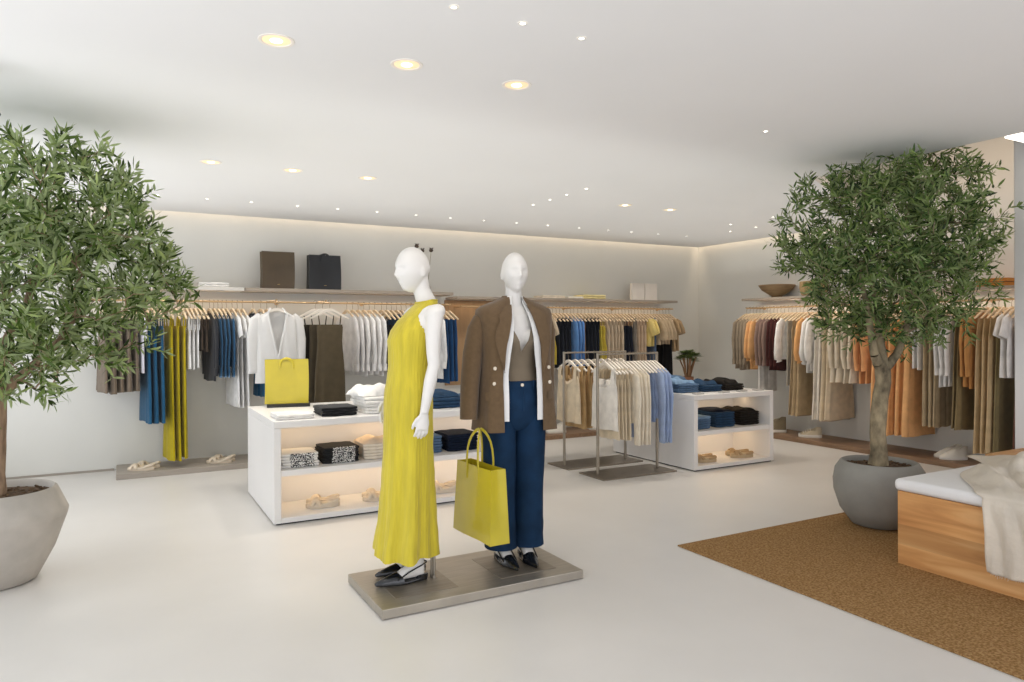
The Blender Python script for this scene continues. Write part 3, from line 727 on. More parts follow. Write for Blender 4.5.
# side wall rail (counted from the room corner)
r5 = 'side-wall rail'
def side(spec, a, b): hang_run(spec, RX, a, b, RZ-.01, r5, 'room corner', 'y')
side([('shirt','#9b8b76','taupe',4,.82,.95,'closest to the corner'),('puff','#e3ad74','orange',2,.80,.9,'after the taupe shirts'),('trousers','#e7e2da','white',1,1.10,.8,'beneath the mauve shirts'),
      ('shirt','#8d7468','mauve',3,.66,1.,'before the burgundy shirts'),('shirt','#4a2420','burgundy',3,.80,1.,'before the white blouse'),('puff','#eeebe6','white',1,.66,1.05,'after the burgundy shirts'),
      ('trousers','#a9a294','grey',1,.98,.9,'below the white blouse'),('maxi','#b9a17d','tan',3,1.34,.95,'before the orange blouse'),('puff','#e8b074','orange',1,.66,1.,'after the tan dresses')], 6.92, 5.88)
side([('puff','#ebe8e2','white',2,.80,1.,'over the cream trousers'),('skirt','#e8e0d3','cream',2,1.36,1.,'beside the ivory jackets'),('skirt','#d8c6a9','sand',2,1.36,1.,'beside the ivory jackets')], 5.80, 5.50)
side([('jacket','#e0d3bd','ivory',4,.90,1.,'before the tree trunk'),('shirt','#e2a672','apricot',2,.88,1.,'behind the tree trunk')], 5.43, 5.02)
side([('skirt','#edb67c','orange',5,1.42,1.05,'behind the tree trunk')], 4.93, 4.55)
side([('tee','#eceae6','white',2,.70,1.,'after the orange skirts'),('trousers','#b4a182','beige',3,1.30,.9,'before the white shirts')], 4.49, 4.27)
side([('shirt','#f0efed','white',3,.86,1.,'above the olive skirts'),('skirt','#8d7b57','olive',2,1.27,1.,'below the white shirts'),('shirt','#c58f55','caramel',2,.86,.95,'before the wide trousers')], 4.21, 3.92)
side([('skirt','#cdb48b','wheat',3,1.49,.92,'long and wide'),('maxi','#8a7c58','olive',1,1.49,.9,'beside the white tops')], 3.86, 3.70)
side([('tee','#efedea','white',2,.74,1.,'before the rust dresses'),('maxi','#6b4436','rust brown',3,1.46,.9,'closest to the pier')], 3.64, 3.42)

# ------------------------------------------------------------------ things on the wall shelves
def single(name, mb, m, loc, rz, label, cat, smooth=True, ang=50, group=None):
    o = put(name, mb, m, None, smooth, ang, loc, rz); return tag(o, label, cat, group)
stack('folded_jeans', 2, .47, 7.97, 1.8405, .24, .28, .035, DK, 0, 'navy folded jeans on the white wall shelf beside the tree', 'jeans', 'navy jeans on the white shelf')
stack('folded_shirt', 2, .845, 7.97, 1.8405, .29, .28, .024, SW, 0, 'white folded shirt on the white wall shelf', 'shirt', 'white shirts on the white shelf')
stack('folded_shirt', 2, 4.95, 7.97, 1.7955, .34, .28, .018, CR, 0, 'cream folded shirt on the white-book shelf', 'shirt', 'cream shirts on the book shelf')
stack('folded_shirt', 2, 5.60, 7.97, 1.7955, .36, .28, .030, cloth('#e6d79c'), 0, 'pale yellow folded shirt on the white-book shelf', 'shirt', 'yellow shirts on the book shelf')
stack('folded_shirt', 1, 5.29, 7.97, 1.7955, .26, .28, .030, cloth('#ece6d8'), 0, 'ivory folded shirt between cream and yellow ones on shelf', 'shirt', 'x')
for i in range(2):
    x = 6.40 + .232*i
    bk = MB().box(-.11, -.12, 0, .11, .12, .006, .001).box(-.11, -.12, .044, .11, .12, .05, .001).box(-.11, -.12, .006, -.104, .12, .044).box(-.1035, -.116, .0065, .106, .116, .0435)
    bk.xf(Matrix.Rotation(R(90), 4, 'X'))
    o = single('book', bk, cloth('#eee6dc', .02, .02), (x, 7.97, 1.7955+.12), 0, 'white clothbound book standing on the shelf, nearer %s' % ('the racks', 'the room corner')[i], 'book', False, 50, 'white books')
bw = MB().lathe([(.06,0),(.075,.008),(.065,.02),(.10,.04),(.19,.10),(.235,.165),(.225,.168),(.18,.11),(.09,.055),(.0005,.05)], 36)
single('wooden_bowl', bw, M_BOWL, (7.58, 6.52, 1.7955), 0, 'turned wooden bowl standing on the side wall shelf', 'bowl')
bs = MB().lathe([(.13,0),(.15,.02),(.17,.10),(.165,.18),(.155,.18),(.15,.1),(.13,.02),(.0005,.015)], 30)
single('woven_basket', bs, mat('rattan', '#b09468', .8, var=.3, vscale=50, bump=.6, bscale=80), (7.58, 5.95, 1.7955), 0, 'woven rattan basket on the side wall shelf behind the tree', 'basket')
stack('folded_shirt', 2, 7.58, 3.82, 1.7955, .28, .30, .04, cloth('#d08a3e'), PI/2, 'orange folded shirt on the side wall shelf by the pier', 'shirt', 'orange shirts on the side shelf')
o = empty('dried_flower_vase', (3.24, 8.0, 1.8405), 0, 'dried thistle stems in a small vase on the tote-bag shelf', 'vase')
put('vase', MB().lathe([(.035,0),(.045,.01),(.05,.06),(.02,.11),(.022,.13),(.016,.13),(.014,.11),(.04,.05),(.0005,.02)], 20), M_CARD, o)
for i, (dx, dy, h) in enumerate(((.055,0,.50),(-.055,.01,.49),(-.13,.0,.54))):
    s = put('stem', MB().tube([(0,0,.02),(dx*.5,dy,.25),(dx,dy,h)], .0028, 5), mat('dry_stem', '#9a8d70', .9), o)
    hd = MB().ball((dx,dy,h+.012), (.026,.026,.022))
    for k in range(14):
        a = k*2.4; e = .35+.5*(k % 3)/2
        hd.tube([(dx,dy,h+.015),(dx+.04*math.cos(a)*e,dy+.04*math.sin(a)*e,h+.045)], [.005,.001], 4)
    put('flower_head', hd, mat('dry_flower', '#54473d', .9, var=.3), s)
# succulent on the jeans unit
o = empty('potted_succulent', (5.80, 6.28, T1), 0, 'green rosette succulent on bare brown stems on the jeans unit', 'plant')
put('pot', MB().lathe([(.05,0),(.065,.01),(.07,.09),(.064,.09),(.058,.02),(.0005,.07)], 20), mat('terracotta', '#8a5f45', .8, var=.1), o)
M_SUC = leaf_mat('succulent_leaf', '#35431f', '#66793f', '#8fa062', '#6b7c48')
for i in range(9):
    a = i*2.4; rr = .03+.012*i; tx, ty, tz = rr*math.cos(a)*1.1, rr*math.sin(a), .36-.010*i+.02*math.sin(i*3)
    s = put('stem', MB().tube([(.02*math.cos(a),.02*math.sin(a),.06),(tx*.6,ty*.6,.2),(tx,ty,tz)], [.011,.009,.008], 7), mat('succulent_stem', '#8c6a4c', .9, var=.2), o)
    lf = MB()
    for k in range(22):
        b = k*2.4; e = .25+.9*(k/22); l = .055+.055*(k/22)
        dx, dy = math.cos(b), math.sin(b); zz = .03*(1-e)
        lf.add([(tx,ty,tz+zz), (tx+dx*l*.6-dy*.03, ty+dy*l*.6+dx*.03, tz+zz+.018*(1.3-e)), (tx+dx*l, ty+dy*l, tz+zz+.03*(1.1-e)), (tx+dx*l*.6+dy*.03, ty+dy*l*.6-dx*.03, tz+zz+.018*(1.3-e))], [(0,1,2),(0,2,3)])
    put('rosette', lf, M_SUC, s, True)

# ------------------------------------------------------------------ shoes
def sole_ring(L, W, z, n=28, k=1.):
    out = []
    for j in range(n):
        a = 2*PI*j/n; y = math.cos(a)*L/2; t = (y/L+.5)
        w = W/2*(.80+.26*math.sin(PI*(t*1.05-.12)) - .12*math.exp(-((t-.38)/.16)**2))
        out.append((sup(math.sin(a), .8)*w*k, y*k, z))
    return out
def sandal(loc, rz, m, label, group, sole=.028, straps=True):
    o = empty('sandal', loc, rz, label, 'sandal', group)
    L, W = .25, .092
    put('sole', MB().loft([sole_ring(L,W,0,k=.97), sole_ring(L,W,.006), sole_ring(L,W,sole*.8), sole_ring(L,W,sole,k=.97)]), M_SOLE if m is M_SANDALT else m, o)
    b = []
    def arc(y0, y1, h, wd):
        pts = []
        for k in range(9):
            q = PI*k/8; pts.append((-.044*math.cos(q), y0+(y1-y0)*k/8, sole*.7+h*math.sin(q)))
        return MB().tube(pts, wd, 8, ((0,0,1), .35))
    put('strap', arc(.025, .080, .036, .019), m, o); put('strap', arc(.080, .025, .040, .019), m, o)
    put('heel_strap', MB().tube([(-.036,-.03,sole*.8),(-.036,-.075,.042),(-.02,-.114,.050),(0,-.120,.051),(.02,-.114,.050),(.036,-.075,.042),(.036,-.03,sole*.8)], .0085, 8, ((0,0,1), 1.5)), m, o)
    return o
def pair(x, y, z, rz, m, lab, group, sole=.028, gap=.126):
    for s in (-1, 1):
        sandal((x+s*gap/2*math.cos(rz), y+s*gap/2*math.sin(rz), z), rz+s*-.05, m, '%s, %s' % (lab, ('on its window side', 'on its corner side')[(s+1)//2]), group, sole)
PZ = .0525
pair(.20, 7.80, PZ, R(62), M_SANDAL, 'cream strappy sandal on the plinth before the yellow dresses', 'sandals beside the yellow dresses')
pair(.90, 7.82, PZ, R(66), M_SANDAL, 'cream strappy sandal on the plinth after the yellow dresses', 'sandals past the yellow dresses')
pair(1.36, 5.50, .051, R(76), M_SANDAL, 'cream platform sandal on the bottom shelf under the printed tees', 'sandals under printed tees', .034)
pair(1.80, 5.50, .051, R(76), M_SANDAL, 'cream platform sandal on the bottom shelf behind the yellow dress', 'sandals behind the dress', .034)
pair(2.36, 5.50, .051, R(76), M_SANDAL, 'cream platform sandal on the bottom shelf below navy jeans', 'sandals below navy jeans', .034)
pair(5.18, 5.40, .051, R(66), M_SANDALT, 'tan chunky sandal, jeans unit bottom shelf, under light jeans', 'tan sandals, first pair', .045)
pair(5.70, 5.40, .051, R(66), M_SANDALT, 'tan chunky sandal, jeans unit bottom shelf, under charcoal jeans', 'tan sandals, second pair', .045)
def sneaker(loc, rz, m, label, group, high=0.):
    o = empty('sneaker', loc, rz, label, 'shoe', group)
    L, W = .27, .10
    put('sole', MB().loft([sole_ring(L,W,0,k=.97), sole_ring(L,W,.006), sole_ring(L,W,.03), sole_ring(L,W,.034,k=.97)]), mat('rubber_sole', '#e9e4da', .7), o)
    rings = []
    for k in range(7):
        t = k/6; z = .030+ (.055+high)*t
        s0 = 1-.06*t
        rr = sole_ring(L*.96, W*.94*(1-.35*t), z)
        out = []
        for (x, y, zz) in rr:
            yy = y if y < -.02 else -.02+(y+.02)*(1-.82*t**1.1)
            out.append((x, yy, zz + (.03*t if y < -.06 else 0)))
        rings.append(out)
    put('upper', MB().loft(rings), m, o)
    lc = MB()
    for k in range(4):
        y = .075-.026*k; z = .058+.0095*k
        lc.tube([(-.022, y, z), (0, y+.003, z+.012), (.022, y, z)], .0035, 5)
    put('laces', lc, mat('white_lace', '#f2efe9', .8), o)
    return o
SNW = mat('white_sneaker_leather', '#ece6da', .6, var=.05); SNT = mat('sand_canvas', '#cfc0a4', .8, var=.1); SNG = mat('olive_suede', '#8a7c62', .85, var=.15)
def spair(x, y, z, rz, m, lab, group, high=0., gap=.12):
    for s in (-1, 1):
        sneaker((x+s*gap/2*math.cos(rz), y+s*gap/2*math.sin(rz), z), rz, m, '%s, %s' % (lab, ('window side', 'corner side')[(s+1)//2]), group, high)
spair(4.95, 7.83, PZ, R(70), SNW, 'white sneaker on the plinth under the beige tees', 'white sneakers under beige tees')
spair(5.60, 7.80, PZ, R(70), SNW, 'white sneaker on the plinth behind the metal racks', 'white sneakers behind racks')
spair(7.46, 6.45, PZ, R(40), SNG, 'olive suede ankle boot on the side plinth by the jeans unit', 'olive boots', .07)
spair(7.46, 5.92, PZ, R(40), SNT, 'sand canvas sneaker on the side plinth under the cream trousers', 'sand sneakers')
spair(7.46, 4.22, PZ, R(52), SNW, 'off-white sneaker on the side plinth under the beige trousers', 'off-white sneakers', .02)
# ------------------------------------------------------------------ mannequins
def voxel(mb, size, smooth=6):
    me = mb.mesh('raw', False); o = bpy.data.objects.new('raw', me); C.objects.link(o)
    md = o.modifiers.new('r', 'REMESH'); md.mode = 'VOXEL'; md.voxel_size = size
    ms = o.modifiers.new('s', 'SMOOTH'); ms.factor = .5; ms.iterations = smooth
    bpy.context.view_layer.update()
    dg = bpy.context.evaluated_depsgraph_get()
    out = bpy.data.meshes.new_from_object(o.evaluated_get(dg)); bpy.data.objects.remove(o)
    out.polygons.foreach_set('use_smooth', [True]*len(out.polygons)); out.materials.clear()
    return out
def ell(z, hw, hd, cx=0, cy=0, n=36, e=.95):
    return [(cx+hw*sup(math.cos(2*PI*j/n), e), cy+hd*sup(math.sin(2*PI*j/n), e), z) for j in range(n)]
def head(b, c, yaw, tilt=0., sc=1.):
    H = MB(); n, m = 40, 30
    g = lambda x, z, x0, z0, sx, sz: math.exp(-((x-x0)/sx)**2-((z-z0)/sz)**2)
    rings = []
    for i in range(1, m):
        th = PI*i/m; ring = []
        for j in range(n):
            a = 2*PI*j/n
            x, y, z = math.sin(th)*math.cos(a), math.sin(th)*math.sin(a), -math.cos(th)
            X, Y, Z = x*.076, y*.098, z*.118
            lo = max(0, -z)
            X *= 1-.34*lo**1.6; Y = Y*(1-.30*lo**1.4) - .020*lo**1.3     # jaw and chin forward
            if y > 0: Y *= 1-.42*lo**1.2
            if z > 0: X *= 1-.04*z
            if y < -.15:
                w = min(1, (-y-.15)/.3)
                Y -= w*(.0165*g(X,Z,0,-.024,.0125,.016) + .010*g(X,Z,0,-.004,.010,.030))   # nose
                Y += w*.012*(g(X,Z,.031,.006,.016,.012)+g(X,Z,-.031,.006,.016,.012)) # eye hollows
                Y -= w*.006*g(X,Z,0,.030,.05,.014)                                    # brow
                Y -= w*.0085*g(X,Z,0,-.055,.017,.006) ; Y -= w*.0085*g(X,Z,0,-.068,.015,.006)
                Y += w*.006*g(X,Z,0,-.0615,.02,.003)
                Y -= w*.012*g(X,Z,0,-.096,.022,.018)
                Y -= w*.004*(g(X,Z,.035,-.025,.02,.02)+g(X,Z,-.035,-.025,.02,.02))
            ring.append((X, Y, Z))
        rings.append(ring)
    H.loft(rings)
    for s in (-1, 1):
        H.ball((s*.0735, .012, -.014), (.0075, .017, .030), 12, 8)
    H.xf(Matrix.Translation(c) @ Matrix.Rotation(yaw, 4, 'Z') @ Matrix.Rotation(tilt, 4, 'X') @ Matrix.Scale(sc, 4))
    b.add(H.v, H.f)
def hand(b, wrist, direction, side, curl=.25, palm_n=(0,0,0)):
    """wrist point, direction of the fingers; side = +1 / -1; the palm faces the thigh."""
    d = Vector(direction).normalized(); fw = Vector((0,-1,0)); fw = (fw-d*fw.dot(d)).normalized(); n = d.cross(fw).normalized()
    if n.x*side > 0: n = -n            # palm normal points inwards
    W = Vector(wrist)
    b.tube([W-d*.02, W+d*.015, W+d*.05, W+d*.085], [.022,.027,.036,.034], 14, (n, .42))
    for k, (off, ln) in enumerate(((.027,.066),(.009,.076),(-.009,.071),(-.026,.056))):
        p = W+d*.075+fw*off
        q = p+d*ln*.45+n*.006+fw*off*.12; r = q+d*ln*.34+n*(.012+curl*.04); s = r+d*ln*.26+n*(.01+curl*.07)
        b.tube([p-d*.02, p, q, r, s], [.0085,.0088,.0082,.0074,.0058], 8)
    p = W+d*.022+fw*.024
    b.tube([p-d*.01-fw*.012, p+d*.014+fw*.012, p+d*.042+fw*.024+n*.008, p+d*.066+fw*.026+n*.014], [.011,.011,.0095,.007], 8)
def shoe_foot(b, x, y, z=0., yaw=0.):
    """A foot in a low shoe: ankle to toes, heel slightly raised."""
    F = MB()
    rings = []
    for (yy, hw, hh, zc) in ((.075,.020,.030,.045),(.06,.030,.040,.05),(.02,.031,.046,.055),(-.03,.032,.034,.042),(-.08,.034,.019,.024),(-.125,.028,.010,.014),(-.155,.014,.006,.010),(-.165,.005,.004,.010)):
        rings.append([(hw*math.cos(2*PI*j/16), yy, zc+hh*math.sin(2*PI*j/16)) for j in range(16)])
    F.loft(rings); F.tube([(0,.045,.06),(0,.04,.12),(0,.03,.22)], [.033,.033,.04], 14)
    F.xf(Matrix.Translation((x,y,z)) @ Matrix.Rotation(yaw,4,'Z')); b.add(F.v, F.f)
def slingback(parent, x, y, yaw):
    sh = []
    s = MB(); n = 24
    def outl(k, z):
        pts = []
        for j in range(n):
            a = 2*PI*j/n; yy = -.05+math.cos(a)*.142; t = (yy+.192)/.284
            w = .044*min(1, (t*2.6+.02))**.8*(1-.16*max(0, t-.55)) if t > 0 else .002
            pts.append((sup(math.sin(a), .75)*w*k, -.05+(yy+.05)*k, z + .010*max(0,(t-.6))*2))
        return pts
    sole = put('slingback_shoe', s.loft([outl(.97,.001), outl(1.,.003), outl(1.,.010), outl(.96,.013)]), M_BLACKSHOE, parent)
    v = MB(); rings = []
    # vamp: half shell over the toes
    for k in range(9):
        t = k/8; yy = -.196+t*.120; w = .006+.040*min(1, t*1.25)**.75; h = .012+.040*t**.8
        rings.append([(w*math.cos(q), yy + (.03*abs(math.cos(q))**2*t), .008+h*math.sin(q)) for q in [PI*i/12 for i in range(13)]])
    v.loft(rings, False, False)
    inner = [[(x_*.95, y_, z_*.95) for x_, y_, z_ in r] for r in reversed(rings)]
    v.loft([rings[-1], inner[0]], False, False); v.loft(inner, False, False)
    put('vamp', v, M_BLACKSHOE, sole)
    # low side walls at the heel seat and a block heel
    q = MB()
    hr = lambda k, z: [(.030*k*sup(math.sin(2*PI*j/16), .8), .062+.034*k*math.cos(2*PI*j/16), z) for j in range(16)]
    q.loft([hr(.95,.0005), hr(1.02,.016), hr(1.03,.030), hr(.93,.032)])
    put('heel', q, M_BLACKSHOE, sole)
    q2 = MB().tube([(-.040,-.085,.028),(-.040,-.02,.062),(-.034,.05,.085),(-.018,.084,.092),(0,.09,.093),(.018,.084,.092),(.034,.05,.085),(.040,-.02,.062),(.040,-.085,.028)], .0042, 7)
    put('sling_strap', q2, M_BLACKSHOE, sole)
    sole.location = (x, y, 0); sole.rotation_euler.z = yaw
    return sole
def body(arms, headyaw, neck_fwd, head_fwd, tilt=0., hs=1., step=0., bust=1.):
    b = MB()
    b.loft([ell(.80,.10,.085,0,.015), ell(.86,.152,.094,0,.012), ell(.93,.166,.100,0,.010), ell(1.0,.158,.096,0,.006), ell(1.08,.135,.090,0,0), ell(1.13,.122,.084), ell(1.2,.132,.088), ell(1.28,.145,.095,0,.0), ell(1.36,.152,.097,0,.005), ell(1.42,.160,.085,0,.01), ell(1.455,.150,.066,0,.014), ell(1.48,.10,.055,0,.014), ell(1.50,.055,.048,0,.012)])
    for s in (-1, 1): b.ball((s*.070,-.072+(1-bust)*.06,1.285), (.058*bust,.052*bust,.06*bust), 16, 12)
    b.tube([(0,.016,1.44),(0,.008,1.50),(0,.008-neck_fwd*.6,1.56),(0,.012-neck_fwd,1.63)], [.066,.052,.047,.050], 20)
    head(b, (0, -head_fwd, 1.672), headyaw, tilt, hs)
    for s in (-1, 1):
        b.tube([(s*.080,.01,.90),(s*.086,step*.3,.70),(s*.083,-.005+step*.6,.52),(s*.080,.01+step*.7,.45),(s*.075,.022+step,.30),(s*.068,.033+step,.14)], [.084,.072,.055,.051,.048,.036], 18)
    for s in (-1, 1):
        sh, el, wr, hd = arms[s]
        b.ball((s*.168,.010,1.430), (.055,.052,.050), 16, 12)
        el, wr, sh = Vector(el), Vector(wr), Vector(sh)
        b.tube([sh+Vector((-s*.02,0,.0)), sh, sh.lerp(el,.35), sh.lerp(el,.75), el, el.lerp(wr,.35), wr], [.044,.046,.042,.036,.033,.034,.022], 16)
        hand(b, wr, hd, s)
    return b

# the plate they stand on
o = empty('display_plinth', (1.096, 3.290, 0), 0, 'brushed steel floor base under both mannequins', 'mannequin base')
put('platform', MB().box(0, 0, .004, 1.165, .585, .051, .003), M_STEEL, o, False)
put('inset_plate', MB().box(.105, .105, .0511, .45, .42, .0535, .001), M_STEEL2, o, False)
put('inset_plate', MB().box(.70, .10, .0511, 1.05, .47, .0535, .001), M_STEEL2, o, False)
put('glide', MB().box(.02, .02, 0, 1.145, .565, .0045), MBK, o, False)
BZ = .0537

# --- mannequin in the yellow dress (faces the window)
m1 = empty('mannequin', (1.440, 3.665, BZ), R(-90), 'white bald mannequin in a long yellow sleeveless dress, standing turned to the window', 'mannequin')
armL = ((.178,.008,1.43), (.205,.050,1.16), (.200,.012,.908), (-.03,-.12,-1))
armR = ((-.178,.008,1.43), (-.205,.020,1.17), (-.20,-.040,.955), (.04,-.24,-1))
b1 = body({1: armL, -1: armR}, R(14), .050, .072, R(5), 1.05, -.045, .72)
def lean(z, pts=((0,-.03),(.14,-.03),(.5,-.066),(.95,-.068),(1.12,-.055),(1.29,-.035),(1.38,-.004),(1.44,.015),(1.50,.034),(2,.034))):
    for (a, c) in zip(pts[:-1], pts[1:]):
        if z <= c[0]: return a[1]+(c[1]-a[1])*max(0, z-a[0])/(c[0]-a[0])
    return pts[-1][1]
b1.v = [(x, y+lean(z), z) for x, y, z in b1.v]
shoe_foot(b1, .068, -.085, .008); shoe_foot(b1, -.068, -.04, .008)
put('body', voxel(b1, .0042), M_MANN, m1)
slingback(m1, .068, -.085, 0); slingback(m1, -.068, -.04, 0)
put('support_rod', MB().tube([(.052,.045,-.0),(.052,.045,.30)], .0085, 8).tube([(.052,.045,0),(.052,.045,.012)], .013, 12), M_RACK, m1)
put('support_rod', MB().tube([(.085,.045,0),(.085,.045,.30)], .0085, 8).tube([(.085,.045,0),(.085,.045,.012)], .013, 12), M_RACK, m1)
def dress():
    b = MB(); n = 180; rings = []
    lv = [(.135,.203,.166,0,-.100),(.16,.202,.164,0,-.100),(.30,.190,.148,0,-.088),(.5,.178,.136,0,-.080),(.7,.170,.128,0,-.076),(.88,.172,.126,0,-.072),(.95,.173,.126,0,-.070),(1.02,.165,.122,0,-.067),(1.08,.150,.115,0,-.063),(1.15,.140,.112,0,-.058),(1.22,.147,.118,0,-.052),(1.285,.155,.128,0,-.048),(1.34,.150,.119,0,-.036),(1.39,.134,.108,0,-.012),(1.43,.122,.088,0,.010),(1.465,.112,.070,0,.024),(1.49,.096,.060,0,.036),(1.505,.086,.056,0,.040)]
    full = []
    for a, c in zip(lv[:-1], lv[1:]):
        k = max(1, int((c[0]-a[0])/.022))
        for i in range(k): full.append(tuple(a[q]+(c[q]-a[q])*i/k for q in range(5)))
    full.append(lv[-1]); r = random.Random(3)
    phs = [r.random()*6 for _ in range(6)]
    for (z, hw, hd, cx, cy) in full:
        t = max(0, (1.10-z)/1.0); ring = []
        for j in range(n):
            a = 2*PI*j/n
            pl = .0013*math.sin(45*a+phs[0]+2*math.sin(z*5)) + .0010*math.sin(71*a+phs[1]+z*7) + .0018*math.sin(z*46+5*a+phs[4])*math.sin(9*a+z*13+phs[5])
            big = t**1.3*(.022*math.sin(5*a+phs[2]+.3*t) + .013*math.sin(9*a+phs[3]))
            lobe = -t**1.6*.030*math.cos(2*a)*0 - t**2*.035*max(0, math.cos(2*(a-PI/2)))**3
            k = 1+(pl+big+lobe)/.15*(.9 if z < 1.4 else .4)
            zz = z
            if z < .17: zz = z + .009*math.sin(3*a+1.0) + .005*math.sin(7*a)
            if z > 1.49: k = 1
            if z > 1.44: zz = z - .014*max(0, -math.sin(a))*(z-1.44)/.065
            ring.append((cx+hw*k*math.cos(a), cy+hd*k*math.sin(a), zz))
        rings.append(ring)
    b.loft(rings, True, False)
    # hem lining returns inwards
    b.loft([rings[0], [(x*.93, y*.93, z+.03) for x, y, z in rings[0]]], True, False)
    b.tube([rings[-1][j] for j in range(0, n, 6)] + [rings[-1][0]], .0045, 6)
    return b
put('dress', dress(), M_DRESS, m1, True, 80)

# --- mannequin in the brown jacket (faces the street)
m2 = empty('mannequin', (2.010, 3.625, BZ), R(-7), 'white bald mannequin in brown double-breasted jacket, white shirt and dark jeans', 'mannequin')
a2L = ((.175,.008,1.43), (.200,.03,1.19), (.192,-.02,1.0), (0,-.1,-1))
a2R = ((-.175,.008,1.43), (-.178,.0,1.16), (-.168,-.045,.925), (-.14,-.30,-1))
b2 = body({1: a2L, -1: a2R}, R(-2), .004, .012, R(0))
shoe_foot(b2, .070, .0, .008, R(-4)); shoe_foot(b2, -.070, -.0, .008, R(4))
put('body', voxel(b2, .0042), M_MANN, m2)
slingback(m2, .070, .0, R(-4)); slingback(m2, -.070, -.0, R(4))
def jeans():
    b = MB()
    b.loft([ell(1.045,.150,.112,0,.002), ell(1.00,.168,.122,0,.006), ell(.97,.182,.130,0,.010), ell(.90,.194,.138,0,.012), ell(.85,.190,.136,0,.012), ell(.81,.172,.124,0,.012), ell(.775,.12,.10,0,.012), ell(.755,.05,.05,0,.012)], True, False)
    for s in (-1, 1):
        r = random.Random(s+5); rings = []
        for k in range(26):
            t = k/25; z = .90-.815*t
            w = .100-.014*min(1, t*1.6)+.006*t; d = .128-.030*min(1, t*1.5)+.004*t
            ring = []
            for j in range(28):
                a = 2*PI*j/28
                f = 1+.012*math.sin(3*a+9*t+s)+.015*t*math.sin(5*a+2+7*t)+ (.02*math.sin(40*t+2*a) if t > .82 else .006*math.sin(22*t+2*a))
                ring.append((s*(.096-.012*t)+w*f*math.cos(a), .012+d*f*math.sin(a), z))
            rings.append(ring)
        b.loft(rings, True, False)
        b.loft([rings[-1], [(x*.96+s*.0035, y*.96, z+.02) for x, y, z in rings[-1]]], True, False)
    return b
jn = put('jeans', jeans(), M_JEANS, m2, True, 80)
put('waistband', MB().loft([ell(1.01,.1660,.1215,0,.004), ell(1.01,.169,.125,0,.004), ell(1.047,.1555,.1165,0,.002), ell(1.049,.150,.112,0,.002)], True, False), M_JEANS, jn)
put('fly', MB().tube([(.004,-.117,1.01),(.006,-.124,.95),(.004,-.127,.88)], .006, 6, ((0,1,0), .5)), M_JEANS, jn)
put('button', MB().lathe([(.009,-.003),(.009,.003),(.0005,.004)], 12).xf(Matrix.Translation((0,-.124,1.028)) @ Matrix.Rotation(R(90),4,'X')), M_GOLD, jn)
for s in (-1, 1):
    put('belt_loop', MB().box(-.006,-.003,-.024,.006,.003,.024,.002).xf(Matrix.Translation((s*.075,-.113,1.028)) @ Matrix.Rotation(s*R(24),4,'Z')), M_JEANS, jn)
def vtop():
    b = MB(); n = 72; rows = 16; rings = []
    lv = [(.99,.160,.116,.004),(1.03,.148,.110,.004),(1.08,.140,.100,0),(1.13,.1275,.091,0),(1.2,.1375,.096,-.002),(1.24,.145,.112,-.012),(1.285,.1525,.133,-.024),(1.33,.154,.120,-.015),(1.38,.156,.106,0),(1.425,.150,.096,.006),(1.47,.108,.070,.012)]
    def at(z):
        for a, c in zip(lv[:-1], lv[1:]):
            if a[0] <= z <= c[0]:
                t = (z-a[0])/(c[0]-a[0]); return [a[q]+(c[q]-a[q])*t for q in range(1, 4)]
        return lv[-1][1:]
    for i in range(rows+1):
        ring = []
        for j in range(n):
            a = 2*PI*j/n; da = abs((a-1.5*PI+PI) % (2*PI)-PI)     # angle away from the front
            top = 1.215+min(.25, da*.36) if da < 1.0 else 1.44
            z = .99+(min(top, 1.465)-.99)*i/rows
            hw, hd, cy = at(z); ring.append((hw*math.cos(a), cy+hd*math.sin(a), z))
        rings.append(ring)
    b.loft(rings, True, False); return b
put('top', vtop(), M_TAUPE, m2, True, 80)

def shell_open(lv, gap, n=56, thick=.006, hemwave=0., seed=0):
    """An open-fronted coat shell: levels (z, half width, half depth, y centre); gap(z) = half opening in x at the front."""
    r = random.Random(seed); p = r.random()*6; full = []
    for a, c in zip(lv[:-1], lv[1:]):
        k = max(1, int(abs(c[0]-a[0])/.035))
        for i in range(k): full.append(tuple(a[q]+(c[q]-a[q])*i/k for q in range(4)))
    full.append(lv[-1]); out, inn = [], []
    for (z, hw, hd, cy) in full:
        g = gap(z); ao = math.asin(min(.98, (g/hw)**(1/.72))); ro, ri = [], []
        for j in range(n+1):
            a = -PI/2+ao+(2*PI-2*ao)*j/n
            w = hemwave*max(0, (1.2-z))/.35*math.sin(7*a+p)
            k = 1+w/hw
            ro.append((hw*k*sup(math.cos(a), .72), cy+hd*k*sup(math.sin(a), .66), z)); ri.append(((hw*k-thick)*sup(math.cos(a), .72), cy+(hd*k-thick)*sup(math.sin(a), .66), z))
        out.append(ro); inn.append(ri)
    b = MB(); b.loft(out, False, False); b.loft([list(reversed(x)) for x in inn], False, False)
    b.loft([out[0], inn[0]], False, False); b.loft([out[-1], inn[-1]], False, False)
    b.loft([[x[0] for x in out], [x[0] for x in inn]], False, False); b.loft([[x[-1] for x in out], [x[-1] for x in inn]], False, False)
    return b
def bgap(z): return .126 if z < 1.05 else (.126-.016*(z-1.05)/.2 if z < 1.25 else max(.045, .110-.065*((z-1.25)/.26)))
JL = [(.768,.236,.172,.0),(.95,.224,.165,.0),(1.08,.210,.155,0),(1.2,.206,.150,-.004),(1.3,.212,.150,-.008),(1.38,.220,.138,-.002),(1.430,.228,.122,.004),(1.458,.224,.104,.008),(1.478,.196,.090,.012),(1.496,.150,.080,.014),(1.512,.105,.072,.016),(1.530,.066,.064,.016)]
jk = put('blazer', shell_open(JL, bgap, hemwave=.010, seed=2), M_BLAZER, m2, True, 75)
